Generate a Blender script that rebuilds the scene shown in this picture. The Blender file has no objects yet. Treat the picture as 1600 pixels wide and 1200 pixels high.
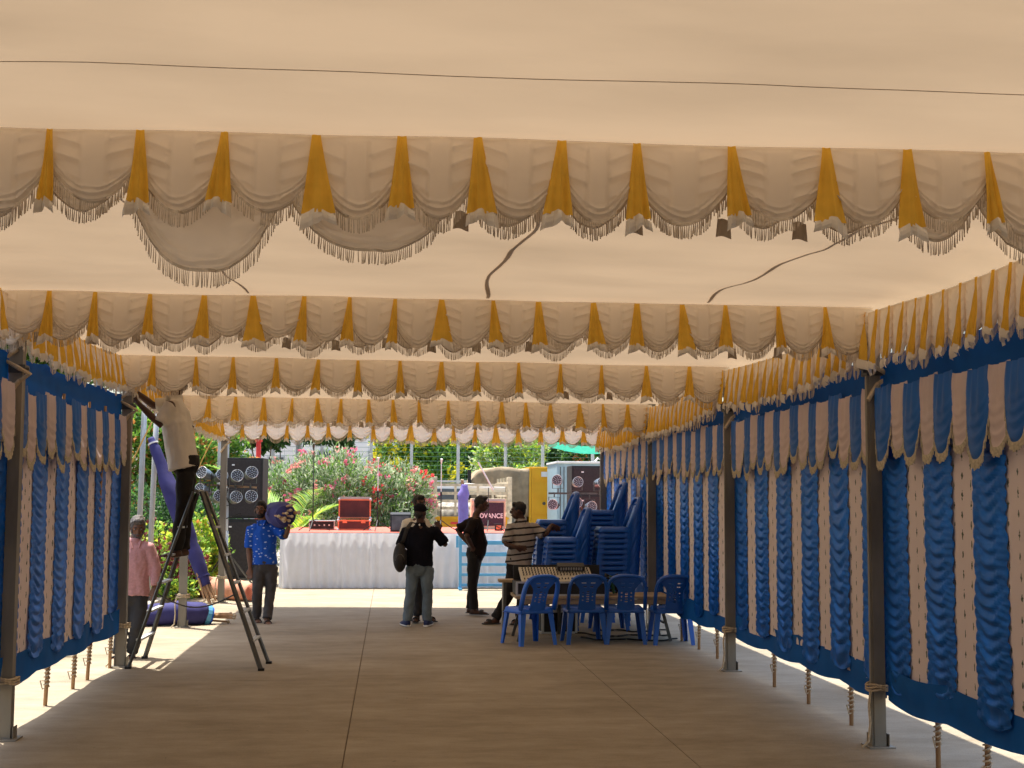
import bpy, bmesh, math, random
from math import sin, cos, pi, radians, sqrt, atan2
from mathutils import Vector, Matrix, noise
V = Vector
random.seed(11)
scene = bpy.context.scene
col = scene.collection

# ------------------------------------------------------------ camera, sky, sun, exposure
FPX, CAMH, ROLL = 2150.0, 1.75, radians(0.7)
_Y = V((-190, -175, -FPX)).normalized()
_Z = V((sin(ROLL), cos(ROLL), 0)); _Z = (_Z - _Y * _Z.dot(_Y)).normalized()
_X = _Y.cross(_Z)
CW = Matrix((_X, _Y, _Z))                     # camera -> world rotation
cam_data = bpy.data.cameras.new('camera')
cam_data.sensor_width = 36.0
cam_data.lens = 36.0 * FPX / 1600.0
cam_data.clip_start, cam_data.clip_end = 0.05, 3000
camera = bpy.data.objects.new('camera', cam_data)
col.objects.link(camera)
camera.matrix_world = Matrix.Translation((0, 0, CAMH)) @ CW.to_4x4()
scene.camera = camera

def P(px, py, D):
    """point at distance D along the tunnel that the photograph shows at this spot"""
    d = CW @ V((px - 800, 600 - py, -FPX)); d = d * (D / d.y)
    return V((d.x, D, d.z + CAMH))
def G(px, py, z=0.0):
    d = CW @ V((px - 800, 600 - py, -FPX)); d = d * ((z - CAMH) / d.z)
    return V((d.x, d.y, z))

SUN = V((0.195, -0.20, -1.0)).normalized()     # direction the light travels
world = bpy.data.worlds.new('World'); scene.world = world; world.use_nodes = True
wn = world.node_tree.nodes; bg = wn['Background']
sky = wn.new('ShaderNodeTexSky'); sky.sky_type = 'NISHITA'; sky.sun_disc = False
sky.sun_elevation = math.asin(-SUN.z); sky.sun_rotation = atan2(-SUN.x, -SUN.y)
sky.air_density = 1.2; sky.dust_density = 3.0; sky.ozone_density = 0.6
world.node_tree.links.new(sky.outputs[0], bg.inputs[0]); bg.inputs[1].default_value = 0.15
sun_data = bpy.data.lights.new('sun', 'SUN'); sun_data.energy = 5.0; sun_data.angle = radians(0.6)
sun_data.color = (1.0, 0.95, 0.86)
sun = bpy.data.objects.new('sun', sun_data); col.objects.link(sun)
sun.rotation_euler = SUN.to_track_quat('-Z', 'Y').to_euler(); sun.location = (-10, 10, 40)
vs = scene.view_settings; vs.view_transform = 'Standard'; vs.look = 'None'; vs.exposure = 0.92; vs.gamma = 1.0
vs.use_curve_mapping = False
scene.render.engine = 'CYCLES'
scene.cycles.use_denoising = True
scene.cycles.max_bounces = 6; scene.cycles.diffuse_bounces = 4; scene.cycles.glossy_bounces = 2; scene.cycles.transmission_bounces = 3; scene.cycles.transparent_max_bounces = 16
scene.cycles.sample_clamp_indirect = 6.0
scene.cycles.use_light_tree = False; scene.cycles.use_adaptive_sampling = True; scene.cycles.adaptive_threshold = 0.02
world.cycles.sampling_method = 'MANUAL'; world.cycles.sample_map_resolution = 512

# ------------------------------------------------------------ materials
def nodes_of(m):
    m.use_nodes = True
    return m.node_tree.nodes, m.node_tree.links
def new(nt, t, **kw):
    n = nt.new(t)
    for k, v in kw.items(): setattr(n, k, v)
    return n
def mat(name, colr, rough=0.6, metal=0.0, var=0.12, scale=6.0, bump=0.0, bscale=40.0, spec=0.4, transl=0.0, sheen=0.0, stretch=(1, 1, 1), emit=0.0, coords='Object', tcol=None):
    m = bpy.data.materials.new(name); N, L = nodes_of(m)
    p = N['Principled BSDF']; out = N['Material Output']
    tc = new(N, 'ShaderNodeTexCoord'); mp = new(N, 'ShaderNodeMapping'); mp.inputs['Scale'].default_value = stretch
    L.new(tc.outputs[coords], mp.inputs[0])
    nz = new(N, 'ShaderNodeTexNoise'); nz.inputs['Scale'].default_value = scale; nz.inputs['Detail'].default_value = 5
    L.new(mp.outputs[0], nz.inputs['Vector'])
    cr = new(N, 'ShaderNodeValToRGB'); e = cr.color_ramp.elements
    e[0].position, e[1].position = 0.3, 0.7
    e[0].color = (*[c * (1 - var) for c in colr], 1); e[1].color = (*[min(1, c * (1 + var)) for c in colr], 1)
    L.new(nz.outputs[0], cr.inputs[0]); L.new(cr.outputs[0], p.inputs['Base Color'])
    p.inputs['Roughness'].default_value = rough; p.inputs['Metallic'].default_value = metal
    p.inputs['Specular IOR Level'].default_value = spec
    if sheen: p.inputs['Sheen Weight'].default_value = sheen
    if emit:
        L.new(cr.outputs[0], p.inputs['Emission Color']); p.inputs['Emission Strength'].default_value = emit
    if bump:
        n2 = new(N, 'ShaderNodeTexNoise'); n2.inputs['Scale'].default_value = bscale; n2.inputs['Detail'].default_value = 4
        L.new(mp.outputs[0], n2.inputs['Vector'])
        b = new(N, 'ShaderNodeBump'); b.inputs['Strength'].default_value = bump; b.inputs['Distance'].default_value = 0.02
        L.new(n2.outputs[0], b.inputs['Height']); L.new(b.outputs[0], p.inputs['Normal'])
    if transl:
        t = new(N, 'ShaderNodeBsdfTranslucent'); mx = new(N, 'ShaderNodeMixShader'); mx.inputs[0].default_value = transl
        if tcol:
            n3 = new(N, 'ShaderNodeTexNoise'); n3.inputs['Scale'].default_value = 0.9; n3.inputs['Detail'].default_value = 6; L.new(mp.outputs[0], n3.inputs['Vector'])
            c3 = new(N, 'ShaderNodeValToRGB'); e3 = c3.color_ramp.elements; e3[0].position, e3[1].position = .28, .62
            e3[0].color = (*[c * .84 for c in tcol], 1); e3[1].color = (*[c * 1.06 for c in tcol], 1)
            L.new(n3.outputs[0], c3.inputs[0]); L.new(c3.outputs[0], t.inputs[0])
            if bump: L.new(b.outputs[0], t.inputs['Normal'])
        else: L.new(cr.outputs[0], t.inputs[0])
        L.new(p.outputs[0], mx.inputs[1]); L.new(t.outputs[0], mx.inputs[2]); L.new(mx.outputs[0], out.inputs[0])
    return m

M = {}
M['ceiling'] = mat('ceiling_cloth', (0.62, 0.48, 0.33), 0.9, var=0.05, scale=1.4, transl=0.5, spec=0.05, bump=0.35, bscale=2.2, tcol=(0.272, 0.198, 0.127), stretch=(0.6, 1.6, 1))
M['ceiling_dimmed'] = mat('dimmed_ceiling_cloth', (0.62, 0.48, 0.33), 0.9, var=0.05, scale=1.4, transl=0.5, spec=0.05, tcol=(0.07, 0.045, 0.026))  # ceiling cloth dimmed over unseen bays, added to darken the near floor
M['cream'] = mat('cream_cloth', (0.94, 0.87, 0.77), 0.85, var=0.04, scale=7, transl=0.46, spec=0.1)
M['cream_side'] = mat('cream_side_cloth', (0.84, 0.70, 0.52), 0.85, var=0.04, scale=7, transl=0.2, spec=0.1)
M['gold'] = mat('gold_cloth', (0.86, 0.53, 0.07), 0.65, var=0.12, scale=9, transl=0.25, spec=0.2)
M['cuff'] = mat('white_satin_cuff', (0.74, 0.69, 0.61), 0.5, var=0.06, scale=20, transl=0.04)
M['tab'] = mat('grey_lining_tab', (0.42, 0.35, 0.27), 0.8, var=0.1, transl=0.15)
M['fringe'] = mat('fringe_thread', (0.60, 0.52, 0.42), 0.9, var=0.2, scale=60)
M['fringe_gold'] = mat('gold_fringe_thread', (0.52, 0.46, 0.34), 0.9, var=0.25, scale=60)
M['blue'] = mat('blue_satin', (0.004, 0.140, 0.58), 0.40, 0.65, var=0.2, scale=5, transl=0.05, spec=0.1)
M['blue_flat'] = mat('blue_band_cloth', (0.004, 0.105, 0.40), 0.75, var=0.12, scale=4, transl=0.10, spec=0.15)
M['pink'] = mat('pink_cloth', (0.82, 0.68, 0.65), 0.8, var=0.06, scale=8, transl=0.3, spec=0.15)
M['steel'] = mat('galvanised_steel', (0.25, 0.225, 0.185), 0.55, 0.5, var=0.45, scale=3, bump=0.05, bscale=15, stretch=(1, 1, 0.3))
M['steel_light'] = mat('painted_grey_steel', (0.50, 0.52, 0.52), 0.5, 0.3, var=0.15, scale=3)
M['steel_dark'] = mat('dark_steel', (0.10, 0.10, 0.095), 0.45, 0.7, var=0.3, scale=8)
M['rope'] = mat('jute_rope', (0.52, 0.42, 0.29), 0.95, var=0.2, scale=50)
M['rope_yellow'] = mat('yellow_rope', (0.70, 0.50, 0.16), 0.9, var=0.2, scale=50)
M['wood'] = mat('stake_wood', (0.42, 0.25, 0.13), 0.8, var=0.3, scale=12, stretch=(1, 1, 0.15))
M['redcloth'] = mat('dark_red_cloth', (0.13, 0.018, 0.02), 0.8)
M['concrete'] = None
M['black'] = mat('black_paint', (0.018, 0.017, 0.017), 0.55, var=0.25, scale=10)
M['rubber'] = mat('black_rubber', (0.015, 0.015, 0.015), 0.8)
M['plastic_blue'] = mat('blue_chair_plastic', (0.008, 0.095, 0.45), 0.34, var=0.08, scale=4, spec=0.5)
M['plastic_blue2'] = mat('brighter_blue_chair_plastic', (0.012, 0.13, 0.66), 0.34, var=0.08, scale=4, spec=0.5)
M['white'] = mat('white_paint', (0.78, 0.78, 0.76), 0.5, var=0.06)
M['skirt'] = mat('white_skirt_cloth', (0.88, 0.89, 0.93), 0.7, var=0.03, transl=0.36)
M['carpet_red'] = mat('red_carpet', (0.55, 0.14, 0.10), 0.95, var=0.2, scale=14)
M['carpet_pink'] = mat('salmon_carpet_roll', (0.62, 0.30, 0.20), 0.95, var=0.12, scale=10)
M['purple'] = mat('violet_cloth', (0.036, 0.035, 0.15), 0.8, var=0.18, scale=6, bump=0.15, bscale=14)
M['purple_light'] = mat('lilac_cloth', (0.22, 0.18, 0.52), 0.8, var=0.15, scale=6, bump=0.15, bscale=14)
M['rail_blue'] = mat('sky_blue_railing_paint', (0.09, 0.33, 0.56), 0.45, var=0.1)
M['orange'] = mat('orange_yellow_truck_paint', (0.80, 0.40, 0.012), 0.5, var=0.08, scale=2)
M['case_orange'] = mat('orange_case_trim', (0.75, 0.22, 0.10), 0.6)
M['maroon'] = mat('maroon_case_panel', (0.10, 0.028, 0.025), 0.6, var=0.2)
M['speaker'] = mat('speaker_grille', (0.032, 0.026, 0.026), 0.7, var=0.25, scale=30)
M['alu'] = mat('aluminium_edge', (0.62, 0.62, 0.60), 0.35, 0.8, var=0.1)
M['can'] = mat('lamp_can_metal', (0.24, 0.27, 0.30), 0.3, 0.7, var=0.2)
M['lens'] = mat('lamp_lens', (0.38, 0.39, 0.41), 0.25, 0.2, var=0.1)
M['table_wood'] = mat('table_plywood', (0.38, 0.28, 0.17), 0.7, var=0.25, scale=6, stretch=(0.2, 3, 3))
M['mixer'] = mat('mixer_panel', (0.50, 0.45, 0.36), 0.6, var=0.1, scale=30)
M['tarp'] = mat('brown_tarpaulin', (0.32, 0.24, 0.15), 0.85, var=0.25, scale=4, bump=0.3, bscale=7)
M['cream_paint'] = mat('cream_truck_paint', (0.68, 0.56, 0.38), 0.6, var=0.3, scale=9)
M['greyblue'] = mat('grey_blue_cabinet_paint', (0.30, 0.42, 0.48), 0.5, var=0.08)
M['canvas_grey'] = mat('grey_load', (0.34, 0.31, 0.27), 0.9, var=0.4, scale=8, bump=0.4, bscale=12)
M['building'] = mat('white_plaster', (0.88, 0.87, 0.85), 0.85, var=0.05, scale=1)
M['glass'] = mat('window_glass', (0.07, 0.10, 0.12), 0.15, var=0.2, spec=0.7)
M['roadside_soil'] = mat('soil', (0.13, 0.085, 0.05), 0.95, var=0.3, scale=5, bump=0.4, bscale=20)
M['joint'] = mat('joint_filler', (0.15, 0.11, 0.07), 0.95, var=0.3, scale=8)
M['kerb'] = mat('kerb_concrete', (0.34, 0.30, 0.24), 0.9, var=0.25, scale=5, bump=0.2, bscale=30)
M['net'] = mat('green_fence_wire', (0.16, 0.30, 0.22), 0.7)
M['shadenet'] = mat('green_shade_net', (0.05, 0.42, 0.30), 0.8, var=0.12, transl=0.4)
M['bark'] = mat('bark', (0.16, 0.11, 0.075), 0.9, var=0.35, scale=10, bump=0.5, bscale=25)
def leafmat(n, c, t=0.48): c = tuple(min(.85, k * 1.25) for k in c); return mat(n, c, 0.5, var=0.25, scale=3, transl=t, spec=0.35)
M['leaf_grey'] = leafmat('oleander_leaf', (0.17, 0.25, 0.13))
M['leaf_pale'] = leafmat('pale_oleander_leaf', (0.38, 0.44, 0.30))
M['leaf_green'] = leafmat('green_leaf', (0.075, 0.18, 0.035))
M['leaf_bright'] = leafmat('bright_leaf', (0.20, 0.36, 0.05))
M['leaf_yellow'] = leafmat('yellow_green_leaf', (0.40, 0.46, 0.05))
M['leaf_dark'] = leafmat('dark_leaf', (0.035, 0.085, 0.03))
M['leaf_maroon'] = leafmat('maroon_leaf', (0.16, 0.035, 0.035))
M['leaf_orange'] = leafmat('orange_new_leaf', (0.50, 0.20, 0.06))
M['flower_pink'] = leafmat('pink_petal', (0.80, 0.17, 0.26), 0.35)
M['flower_red'] = leafmat('red_petal', (0.78, 0.07, 0.07), 0.35)
M['flower_salmon'] = leafmat('salmon_petal', (0.78, 0.30, 0.26), 0.35)
M['flower_yellow'] = leafmat('yellow_petal', (0.85, 0.60, 0.03), 0.35)
M['skin'] = mat('brown_skin', (0.16, 0.075, 0.04), 0.55, var=0.12, scale=12)
M['skin_dark'] = mat('dark_brown_skin', (0.075, 0.034, 0.020), 0.55, var=0.12, scale=12)
M['hair'] = mat('black_hair', (0.012, 0.010, 0.009), 0.6, var=0.3, scale=60, bump=0.5, bscale=90)
M['hair_grey'] = mat('greying_hair', (0.11, 0.10, 0.095), 0.7, var=0.5, scale=60, bump=0.5, bscale=90)
M['eye'] = mat('eye_white', (0.28, 0.25, 0.22), 0.3)
M['lip'] = mat('lip', (0.16, 0.055, 0.045), 0.5)
M['denim'] = mat('grey_blue_jeans', (0.13, 0.17, 0.20), 0.85, var=0.18, scale=9, bump=0.2, bscale=12)
M['trouser_dark'] = mat('charcoal_trousers', (0.035, 0.034, 0.036), 0.85, var=0.2, scale=8, bump=0.2, bscale=12)
M['trouser_grey'] = mat('dark_grey_trousers', (0.055, 0.05, 0.05), 0.85, var=0.2, scale=8, bump=0.2, bscale=12)
M['trouser_black'] = mat('black_trousers', (0.010, 0.008, 0.007), 0.85, var=0.2, scale=8)
M['tee_black'] = mat('black_tshirt', (0.006, 0.006, 0.011), 0.9, spec=0.15, var=0.2, scale=6, bump=0.2, bscale=9)
M['tee_brown'] = mat('dark_brown_tshirt', (0.014, 0.009, 0.008), 0.9, spec=0.15, var=0.2, scale=6, bump=0.2, bscale=9)
M['shirt_white'] = mat('off_white_shirt', (0.74, 0.68, 0.58), 0.85, var=0.07, scale=5, bump=0.25, bscale=8, transl=0.12)
M['shirt_pink'] = mat('dusty_pink_shirt', (0.55, 0.28, 0.28), 0.85, var=0.12, scale=40, bump=0.2, bscale=10)
M['bag'] = mat('black_bag_nylon', (0.022, 0.020, 0.020), 0.7, var=0.2, bump=0.2, bscale=20)
M['shoe_blue'] = mat('navy_shoe', (0.02, 0.03, 0.10), 0.7)
M['sole'] = mat('white_sole', (0.7, 0.69, 0.66), 0.6)
M['sandal'] = mat('dark_sandal', (0.03, 0.024, 0.02), 0.7)

def pattern_mat(name, build, rough=0.8, transl=0.0):
    m = bpy.data.materials.new(name); N, L = nodes_of(m); p = N['Principled BSDF']; p.inputs['Roughness'].default_value = rough
    p.inputs['Specular IOR Level'].default_value = 0.2
    tc = new(N, 'ShaderNodeTexCoord'); c = build(N, L, tc); L.new(c, p.inputs['Base Color'])
    if transl:
        t = new(N, 'ShaderNodeBsdfTranslucent'); mx = new(N, 'ShaderNodeMixShader'); mx.inputs[0].default_value = transl
        L.new(c, t.inputs[0]); L.new(p.outputs[0], mx.inputs[1]); L.new(t.outputs[0], mx.inputs[2]); L.new(mx.outputs[0], N['Material Output'].inputs[0])
    return m
def mixrgb(N, L, fac, a, b):
    m = new(N, 'ShaderNodeMix', data_type='RGBA'); L.new(fac, m.inputs[0])
    for s, v in ((6, a), (7, b)):
        if isinstance(v, tuple): m.inputs[s].default_value = (*v, 1)
        else: L.new(v, m.inputs[s])
    return m.outputs[2]
def mth(N, L, op, a, b=None):
    m = new(N, 'ShaderNodeMath', operation=op)
    for i, v in enumerate((a, b)):
        if v is None: continue
        if isinstance(v, (int, float)): m.inputs[i].default_value = v
        else: L.new(v, m.inputs[i])
    return m.outputs[0]
def _stripes(N, L, tc):
    s = new(N, 'ShaderNodeSeparateXYZ'); L.new(tc.outputs['Object'], s.inputs[0])
    nz = new(N, 'ShaderNodeTexNoise'); nz.inputs['Scale'].default_value = 5; L.new(tc.outputs['Object'], nz.inputs['Vector'])
    z = mth(N, L, 'ADD', s.outputs[2], mth(N, L, 'MULTIPLY', nz.outputs[0], 0.035))
    z = mth(N, L, 'ADD', z, mth(N, L, 'MULTIPLY', s.outputs[0], -0.10))
    f = mth(N, L, 'FRACT', mth(N, L, 'MULTIPLY', z, 11.5))
    return mixrgb(N, L, mth(N, L, 'LESS_THAN', f, 0.27), (0.34, 0.30, 0.27), (0.02, 0.017, 0.018))
M['shirt_striped'] = pattern_mat('striped_polo', _stripes)
def _leaves(N, L, tc):
    v = new(N, 'ShaderNodeTexVoronoi'); v.inputs['Scale'].default_value = 15
    mp = new(N, 'ShaderNodeMapping'); mp.inputs['Scale'].default_value = (1.0, 1.0, 1.8); mp.inputs['Rotation'].default_value = (0, 0.6, 0)
    L.new(tc.outputs['Object'], mp.inputs[0]); L.new(mp.outputs[0], v.inputs['Vector'])
    return mixrgb(N, L, mth(N, L, 'LESS_THAN', v.outputs['Distance'], 0.26), (0.012, 0.085, 0.46), (0.36, 0.47, 0.72))
M['shirt_blue'] = pattern_mat('blue_printed_polo', _leaves)
def _print(N, L, tc):
    # rows of small upright sprigs on pink stripe cloth (local x across, z up)
    s = new(N, 'ShaderNodeSeparateXYZ'); L.new(tc.outputs['Object'], s.inputs[0])
    cx = mth(N, L, 'MULTIPLY', mth(N, L, 'ADD', s.outputs[0], 10.0), 1 / 0.088)
    ci = mth(N, L, 'FLOOR', cx); fx = mth(N, L, 'ABSOLUTE', mth(N, L, 'SUBTRACT', mth(N, L, 'FRACT', cx), 0.5))
    cz = mth(N, L, 'ADD', mth(N, L, 'MULTIPLY', s.outputs[2], 1 / 0.125), mth(N, L, 'MULTIPLY', ci, 0.5))
    fz = mth(N, L, 'ABSOLUTE', mth(N, L, 'SUBTRACT', mth(N, L, 'FRACT', cz), 0.5))
    nz = new(N, 'ShaderNodeTexNoise'); nz.inputs['Scale'].default_value = 70; L.new(tc.outputs['Object'], nz.inputs['Vector'])
    d = mth(N, L, 'ADD', mth(N, L, 'MULTIPLY', fx, 2.2), mth(N, L, 'MULTIPLY', fz, 0.8))
    d = mth(N, L, 'ADD', d, mth(N, L, 'MULTIPLY', mth(N, L, 'SUBTRACT', nz.outputs[0], 0.5), 0.45))
    c = mixrgb(N, L, mth(N, L, 'LESS_THAN', d, 0.19), (0.84, 0.73, 0.70), (0.10, 0.13, 0.09))
    return c
M['pink_print'] = pattern_mat('sprig_printed_pink_cloth', _print, transl=0.13)

def _concrete():
    m = bpy.data.materials.new('broomed_concrete'); N, L = nodes_of(m); p = N['Principled BSDF']
    tc = new(N, 'ShaderNodeTexCoord')
    def nz(sc, st, det=6):
        mp = new(N, 'ShaderNodeMapping'); mp.inputs['Scale'].default_value = st
        L.new(tc.outputs['Object'], mp.inputs[0])
        n = new(N, 'ShaderNodeTexNoise'); n.inputs['Scale'].default_value = sc; n.inputs['Detail'].default_value = det
        n.inputs['Roughness'].default_value = 0.65
        L.new(mp.outputs[0], n.inputs['Vector']); return n.outputs[0]
    a = nz(0.9, (0.7, 1.2, 1)); b = nz(3.0, (0.8, 1.6, 1)); c = nz(9.0, (0.8, 3.2, 1)); d = nz(70, (1, 1, 1), 4)
    s = mth(N, L, 'ADD', mth(N, L, 'MULTIPLY', a, 0.40), mth(N, L, 'MULTIPLY', b, 0.28))
    s = mth(N, L, 'ADD', s, mth(N, L, 'MULTIPLY', c, 0.12)); s = mth(N, L, 'ADD', s, mth(N, L, 'MULTIPLY', d, 0.20))
    cr = new(N, 'ShaderNodeValToRGB'); e = cr.color_ramp.elements
    e[0].position, e[0].color = 0.36, (0.215, 0.172, 0.112, 1); e[1].position, e[1].color = 0.64, (0.43, 0.365, 0.268, 1)
    L.new(s, cr.inputs[0])
    st = nz(14, (1, 1, 1), 2); dk = mth(N, L, 'GREATER_THAN', st, 0.735)
    L.new(mixrgb(N, L, mth(N, L, 'MULTIPLY', dk, 0.6), cr.outputs[0], (0.10, 0.085, 0.06)), p.inputs['Base Color'])
    p.inputs['Roughness'].default_value = 0.85; p.inputs['Specular IOR Level'].default_value = 0.25
    bp = new(N, 'ShaderNodeBump'); bp.inputs['Strength'].default_value = 0.35; bp.inputs['Distance'].default_value = 0.01
    L.new(mth(N, L, 'ADD', c, d), bp.inputs['Height']); L.new(bp.outputs[0], p.inputs['Normal'])
    return m
M['concrete'] = _concrete()

# ------------------------------------------------------------ mesh helpers
class MB:
    def __init__(s): s.v = []; s.f = []; s.mi = []; s.cur = 0
    def add(s, vs, fs):
        o = len(s.v); s.v += [tuple(v) for v in vs]
        for f in fs: s.f.append(tuple(i + o for i in f)); s.mi.append(s.cur)
    def box(s, c, size, rot=None, taper=1.0):
        hx, hy, hz = [d / 2 for d in size]; vs = []
        for sz in (-1, 1):
            t = taper if sz > 0 else 1
            for sx, sy in ((-1, -1), (1, -1), (1, 1), (-1, 1)): vs.append(V((sx * hx * t, sy * hy * t, sz * hz)))
        if rot is not None: vs = [rot @ v for v in vs]
        c = V(c); s.add([v + c for v in vs], [(3, 2, 1, 0), (4, 5, 6, 7), (0, 1, 5, 4), (1, 2, 6, 5), (2, 3, 7, 6), (3, 0, 4, 7)])
    def bar(s, a, b, w, d=None, up=V((0, 0, 1))):
        a, b = V(a), V(b); t = (b - a); ln = t.length; t.normalize()
        if abs(t.dot(up)) > 0.95: up = V((0, 1, 0))
        x = t.cross(up).normalized(); y = x.cross(t); d = d or w
        R = Matrix((x, y, t)).transposed(); s.box((a + b) / 2, (w, d, ln), R)
    def loft(s, pts, rad, seg=10, ref=V((1, 0, 0)), caps=True, closed=False):
        pts = [V(p) for p in pts]; n = len(pts); rings = []
        for i, p in enumerate(pts):
            t = (pts[min(i + 1, n - 1)] - pts[max(i - 1, 0)])
            if t.length < 1e-9: t = V((0, 0, 1))
            t.normalize()
            x = ref - t * ref.dot(t)
            if x.length < 0.05: x = V((0, 1, 0.01)) - t * t.y
            x.normalize(); y = t.cross(x)
            r = rad[i] if isinstance(rad, (list, tuple)) else rad
            rx, ry = r if isinstance(r, (list, tuple)) else (r, r)
            rings.append([p + x * (rx * cos(2 * pi * k / seg)) + y * (ry * sin(2 * pi * k / seg)) for k in range(seg)])
        vs = [v for r in rings for v in r]; fs = []
        for i in range(n - 1):
            for k in range(seg):
                k2 = (k + 1) % seg; fs.append((i * seg + k, i * seg + k2, (i + 1) * seg + k2, (i + 1) * seg + k))
        if caps: fs.append(tuple(range(seg - 1, -1, -1))); fs.append(tuple((n - 1) * seg + k for k in range(seg)))
        s.add(vs, fs)
    def cyl(s, a, b, r, seg=10, r2=None): s.loft([a, b], [r, r if r2 is None else r2], seg)
    def ell(s, c, r, seg=14, rings=9, rot=None):
        c = V(c); vs = []; fs = []
        for i in range(rings + 1):
            th = pi * i / rings; th = min(max(th, 0.02), pi - 0.02)
            for k in range(seg):
                ph = 2 * pi * k / seg; v = V((r[0] * sin(th) * cos(ph), r[1] * sin(th) * sin(ph), r[2] * cos(th)))
                if rot is not None: v = rot @ v
                vs.append(c + v)
        for i in range(rings):
            for k in range(seg):
                k2 = (k + 1) % seg; fs.append((i * seg + k, (i + 1) * seg + k, (i + 1) * seg + k2, i * seg + k2))
        fs.append(tuple(range(seg))); fs.append(tuple(rings * seg + k for k in range(seg - 1, -1, -1)))
        s.add(vs, fs)
    def grid(s, nu, nv, fn, skip=None):
        vs = [fn(i / nu, j / nv) for j in range(nv + 1) for i in range(nu + 1)]; fs = []
        for j in range(nv):
            for i in range(nu):
                if skip and skip(i, j): continue
                a = j * (nu + 1) + i; fs.append((a, a + 1, a + nu + 2, a + nu + 1))
        s.add(vs, fs)
    def mesh(s, name, mats, smooth=False, solid=0.0, bevel=0.0, remesh=0.0):
        me = bpy.data.meshes.new(name); me.from_pydata(s.v, [], s.f)
        mats = mats if isinstance(mats, (list, tuple)) else [mats]
        for m in mats: me.materials.append(M[m] if isinstance(m, str) else m)
        if len(mats) > 1: me.polygons.foreach_set('material_index', s.mi)
        if solid or bevel:
            bm = bmesh.new(); bm.from_mesh(me)
            if solid:
                bmesh.ops.remove_doubles(bm, verts=bm.verts, dist=1e-5); bmesh.ops.solidify(bm, geom=bm.faces[:], thickness=solid)
            if bevel:
                ed = [e for e in bm.edges if e.is_manifold and e.calc_face_angle(0) > 0.6]
                bmesh.ops.bevel(bm, geom=ed, offset=bevel, segments=2, affect='EDGES', profile=0.6)
            bm.to_mesh(me); bm.free()
        if remesh: me = remeshed(me, remesh)
        if smooth: me.polygons.foreach_set('use_smooth', [True] * len(me.polygons))
        me.update(); return me
    def build(s, name, mats, parent=None, **kw): return link(name, s.mesh(name, mats, **kw), parent)

TMP = bpy.data.scenes.new('tmp_scene')
def remeshed(me, size, smooth=4):
    o = bpy.data.objects.new('tmp', me); TMP.collection.objects.link(o)
    r = o.modifiers.new('r', 'REMESH'); r.mode = 'VOXEL'; r.voxel_size = size
    if smooth:
        q = o.modifiers.new('s', 'SMOOTH'); q.factor = 0.5; q.iterations = smooth
    vl = TMP.view_layers[0]; vl.update(); dg = vl.depsgraph
    res = bpy.data.meshes.new_from_object(o.evaluated_get(dg)); bpy.data.objects.remove(o)
    res.materials.clear()
    for m in me.materials: res.materials.append(m)
    return res
def link(name, me, parent=None, loc=None, rot=None, scale=None):
    o = bpy.data.objects.new(name, me); col.objects.link(o)
    if parent is not None: o.parent = parent
    if loc is not None: o.location = loc
    if rot is not None: o.rotation_euler = rot
    if scale is not None: o.scale = scale
    return o
def tag(o, label, cat, group=None):
    o['label'] = label; o['category'] = cat
    if group: o['group'] = group
    return o
def thing(name, label, cat, loc=(0, 0, 0), rz=0.0, group=None):
    o = link(name, None, None, loc, (0, 0, rz)); o.empty_display_size = 0.1
    return tag(o, label, cat, group)
def struct(o): o['kind'] = 'structure'; return o
def stuff(o): o['kind'] = 'stuff'; return o
def copy_tree(o, parent=None, loc=None, rot=None):
    c = o.copy(); col.objects.link(c); c.parent = parent
    if loc is not None: c.location = loc
    if rot is not None: c.rotation_euler = rot
    for ch in list(KIDS.get(o.name, [])) or list(o.children): copy_tree(ch, c)
    return c
KIDS = {}
ORD = ['first', 'second', 'third', 'fourth', 'fifth', 'sixth', 'seventh', 'eighth', 'ninth', 'tenth', 'eleventh', 'twelfth', 'thirteenth', 'fourteenth', 'fifteenth', 'sixteenth', 'seventeenth', 'eighteenth', 'nineteenth', 'twentieth']
def hash1(*a): return noise.noise(V((a[0] * 1.37 + 0.3, (a[1] if len(a) > 1 else 0) * 2.11 + 0.7, (a[2] if len(a) > 2 else 0) * 0.93 + 0.1)))
# ============================================================ SETTING
XL, XR = -2.72, 3.46                               # lines of the tent posts
ROWS = [(-7.3, 3.2), (-3.1, 3.2), (1.1, 3.2), (5.35, 3.20), (9.60, 3.17), (13.85, 3.14), (18.05, 3.03), (22.25, 2.98)]
SKEW = 0.5
gm = MB(); gm.grid(60, 60, lambda a, b: V((-900 + 1800 * a, -300 + 1500 * b, -0.03)))
struct(gm.build('ground', 'roadside_soil'))
road = struct(link('road', None))
ym = {0: [-12, -6.1, -1.6, 3.4, 8.4, 13.38, 18.2, 23.0, 28.0, 34.0], 1: [-12, -4.5, 2, 8.3, 22.4, 34.0], 2: [-12, -4.5, 2, 8.3, 22.4, 34.0], 3: [-12, -3, 5, 13, 21, 29, 34]}
xs = [-3.50, -0.29, 2.03, 5.2, 16.0]
for c in range(4):
    for a, b in zip(ym[c], ym[c][1:]):
        x0, x1 = xs[c] + 0.004, xs[c + 1] - (0.004 if c != 1 else 0.002); g = 0.003
        m = MB(); m.grid(6, max(4, int((b - a) * 2)), lambda u, v: V((x0 + (x1 - x0) * u, a + g + (b - a - 2 * g) * v, 0.0)))
        nb = 6
        m.add([(x0, a + g, 0), (x1, a + g, 0), (x1, a + g, -.025), (x0, a + g, -.025), (x0, b - g, 0), (x0, b - g, -.025), (x1, b - g, 0), (x1, b - g, -.025)], [(0, 3, 2, 1), (0, 4, 5, 3), (1, 2, 7, 6)])
        m.build('concrete_slab', 'concrete', road)
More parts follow.
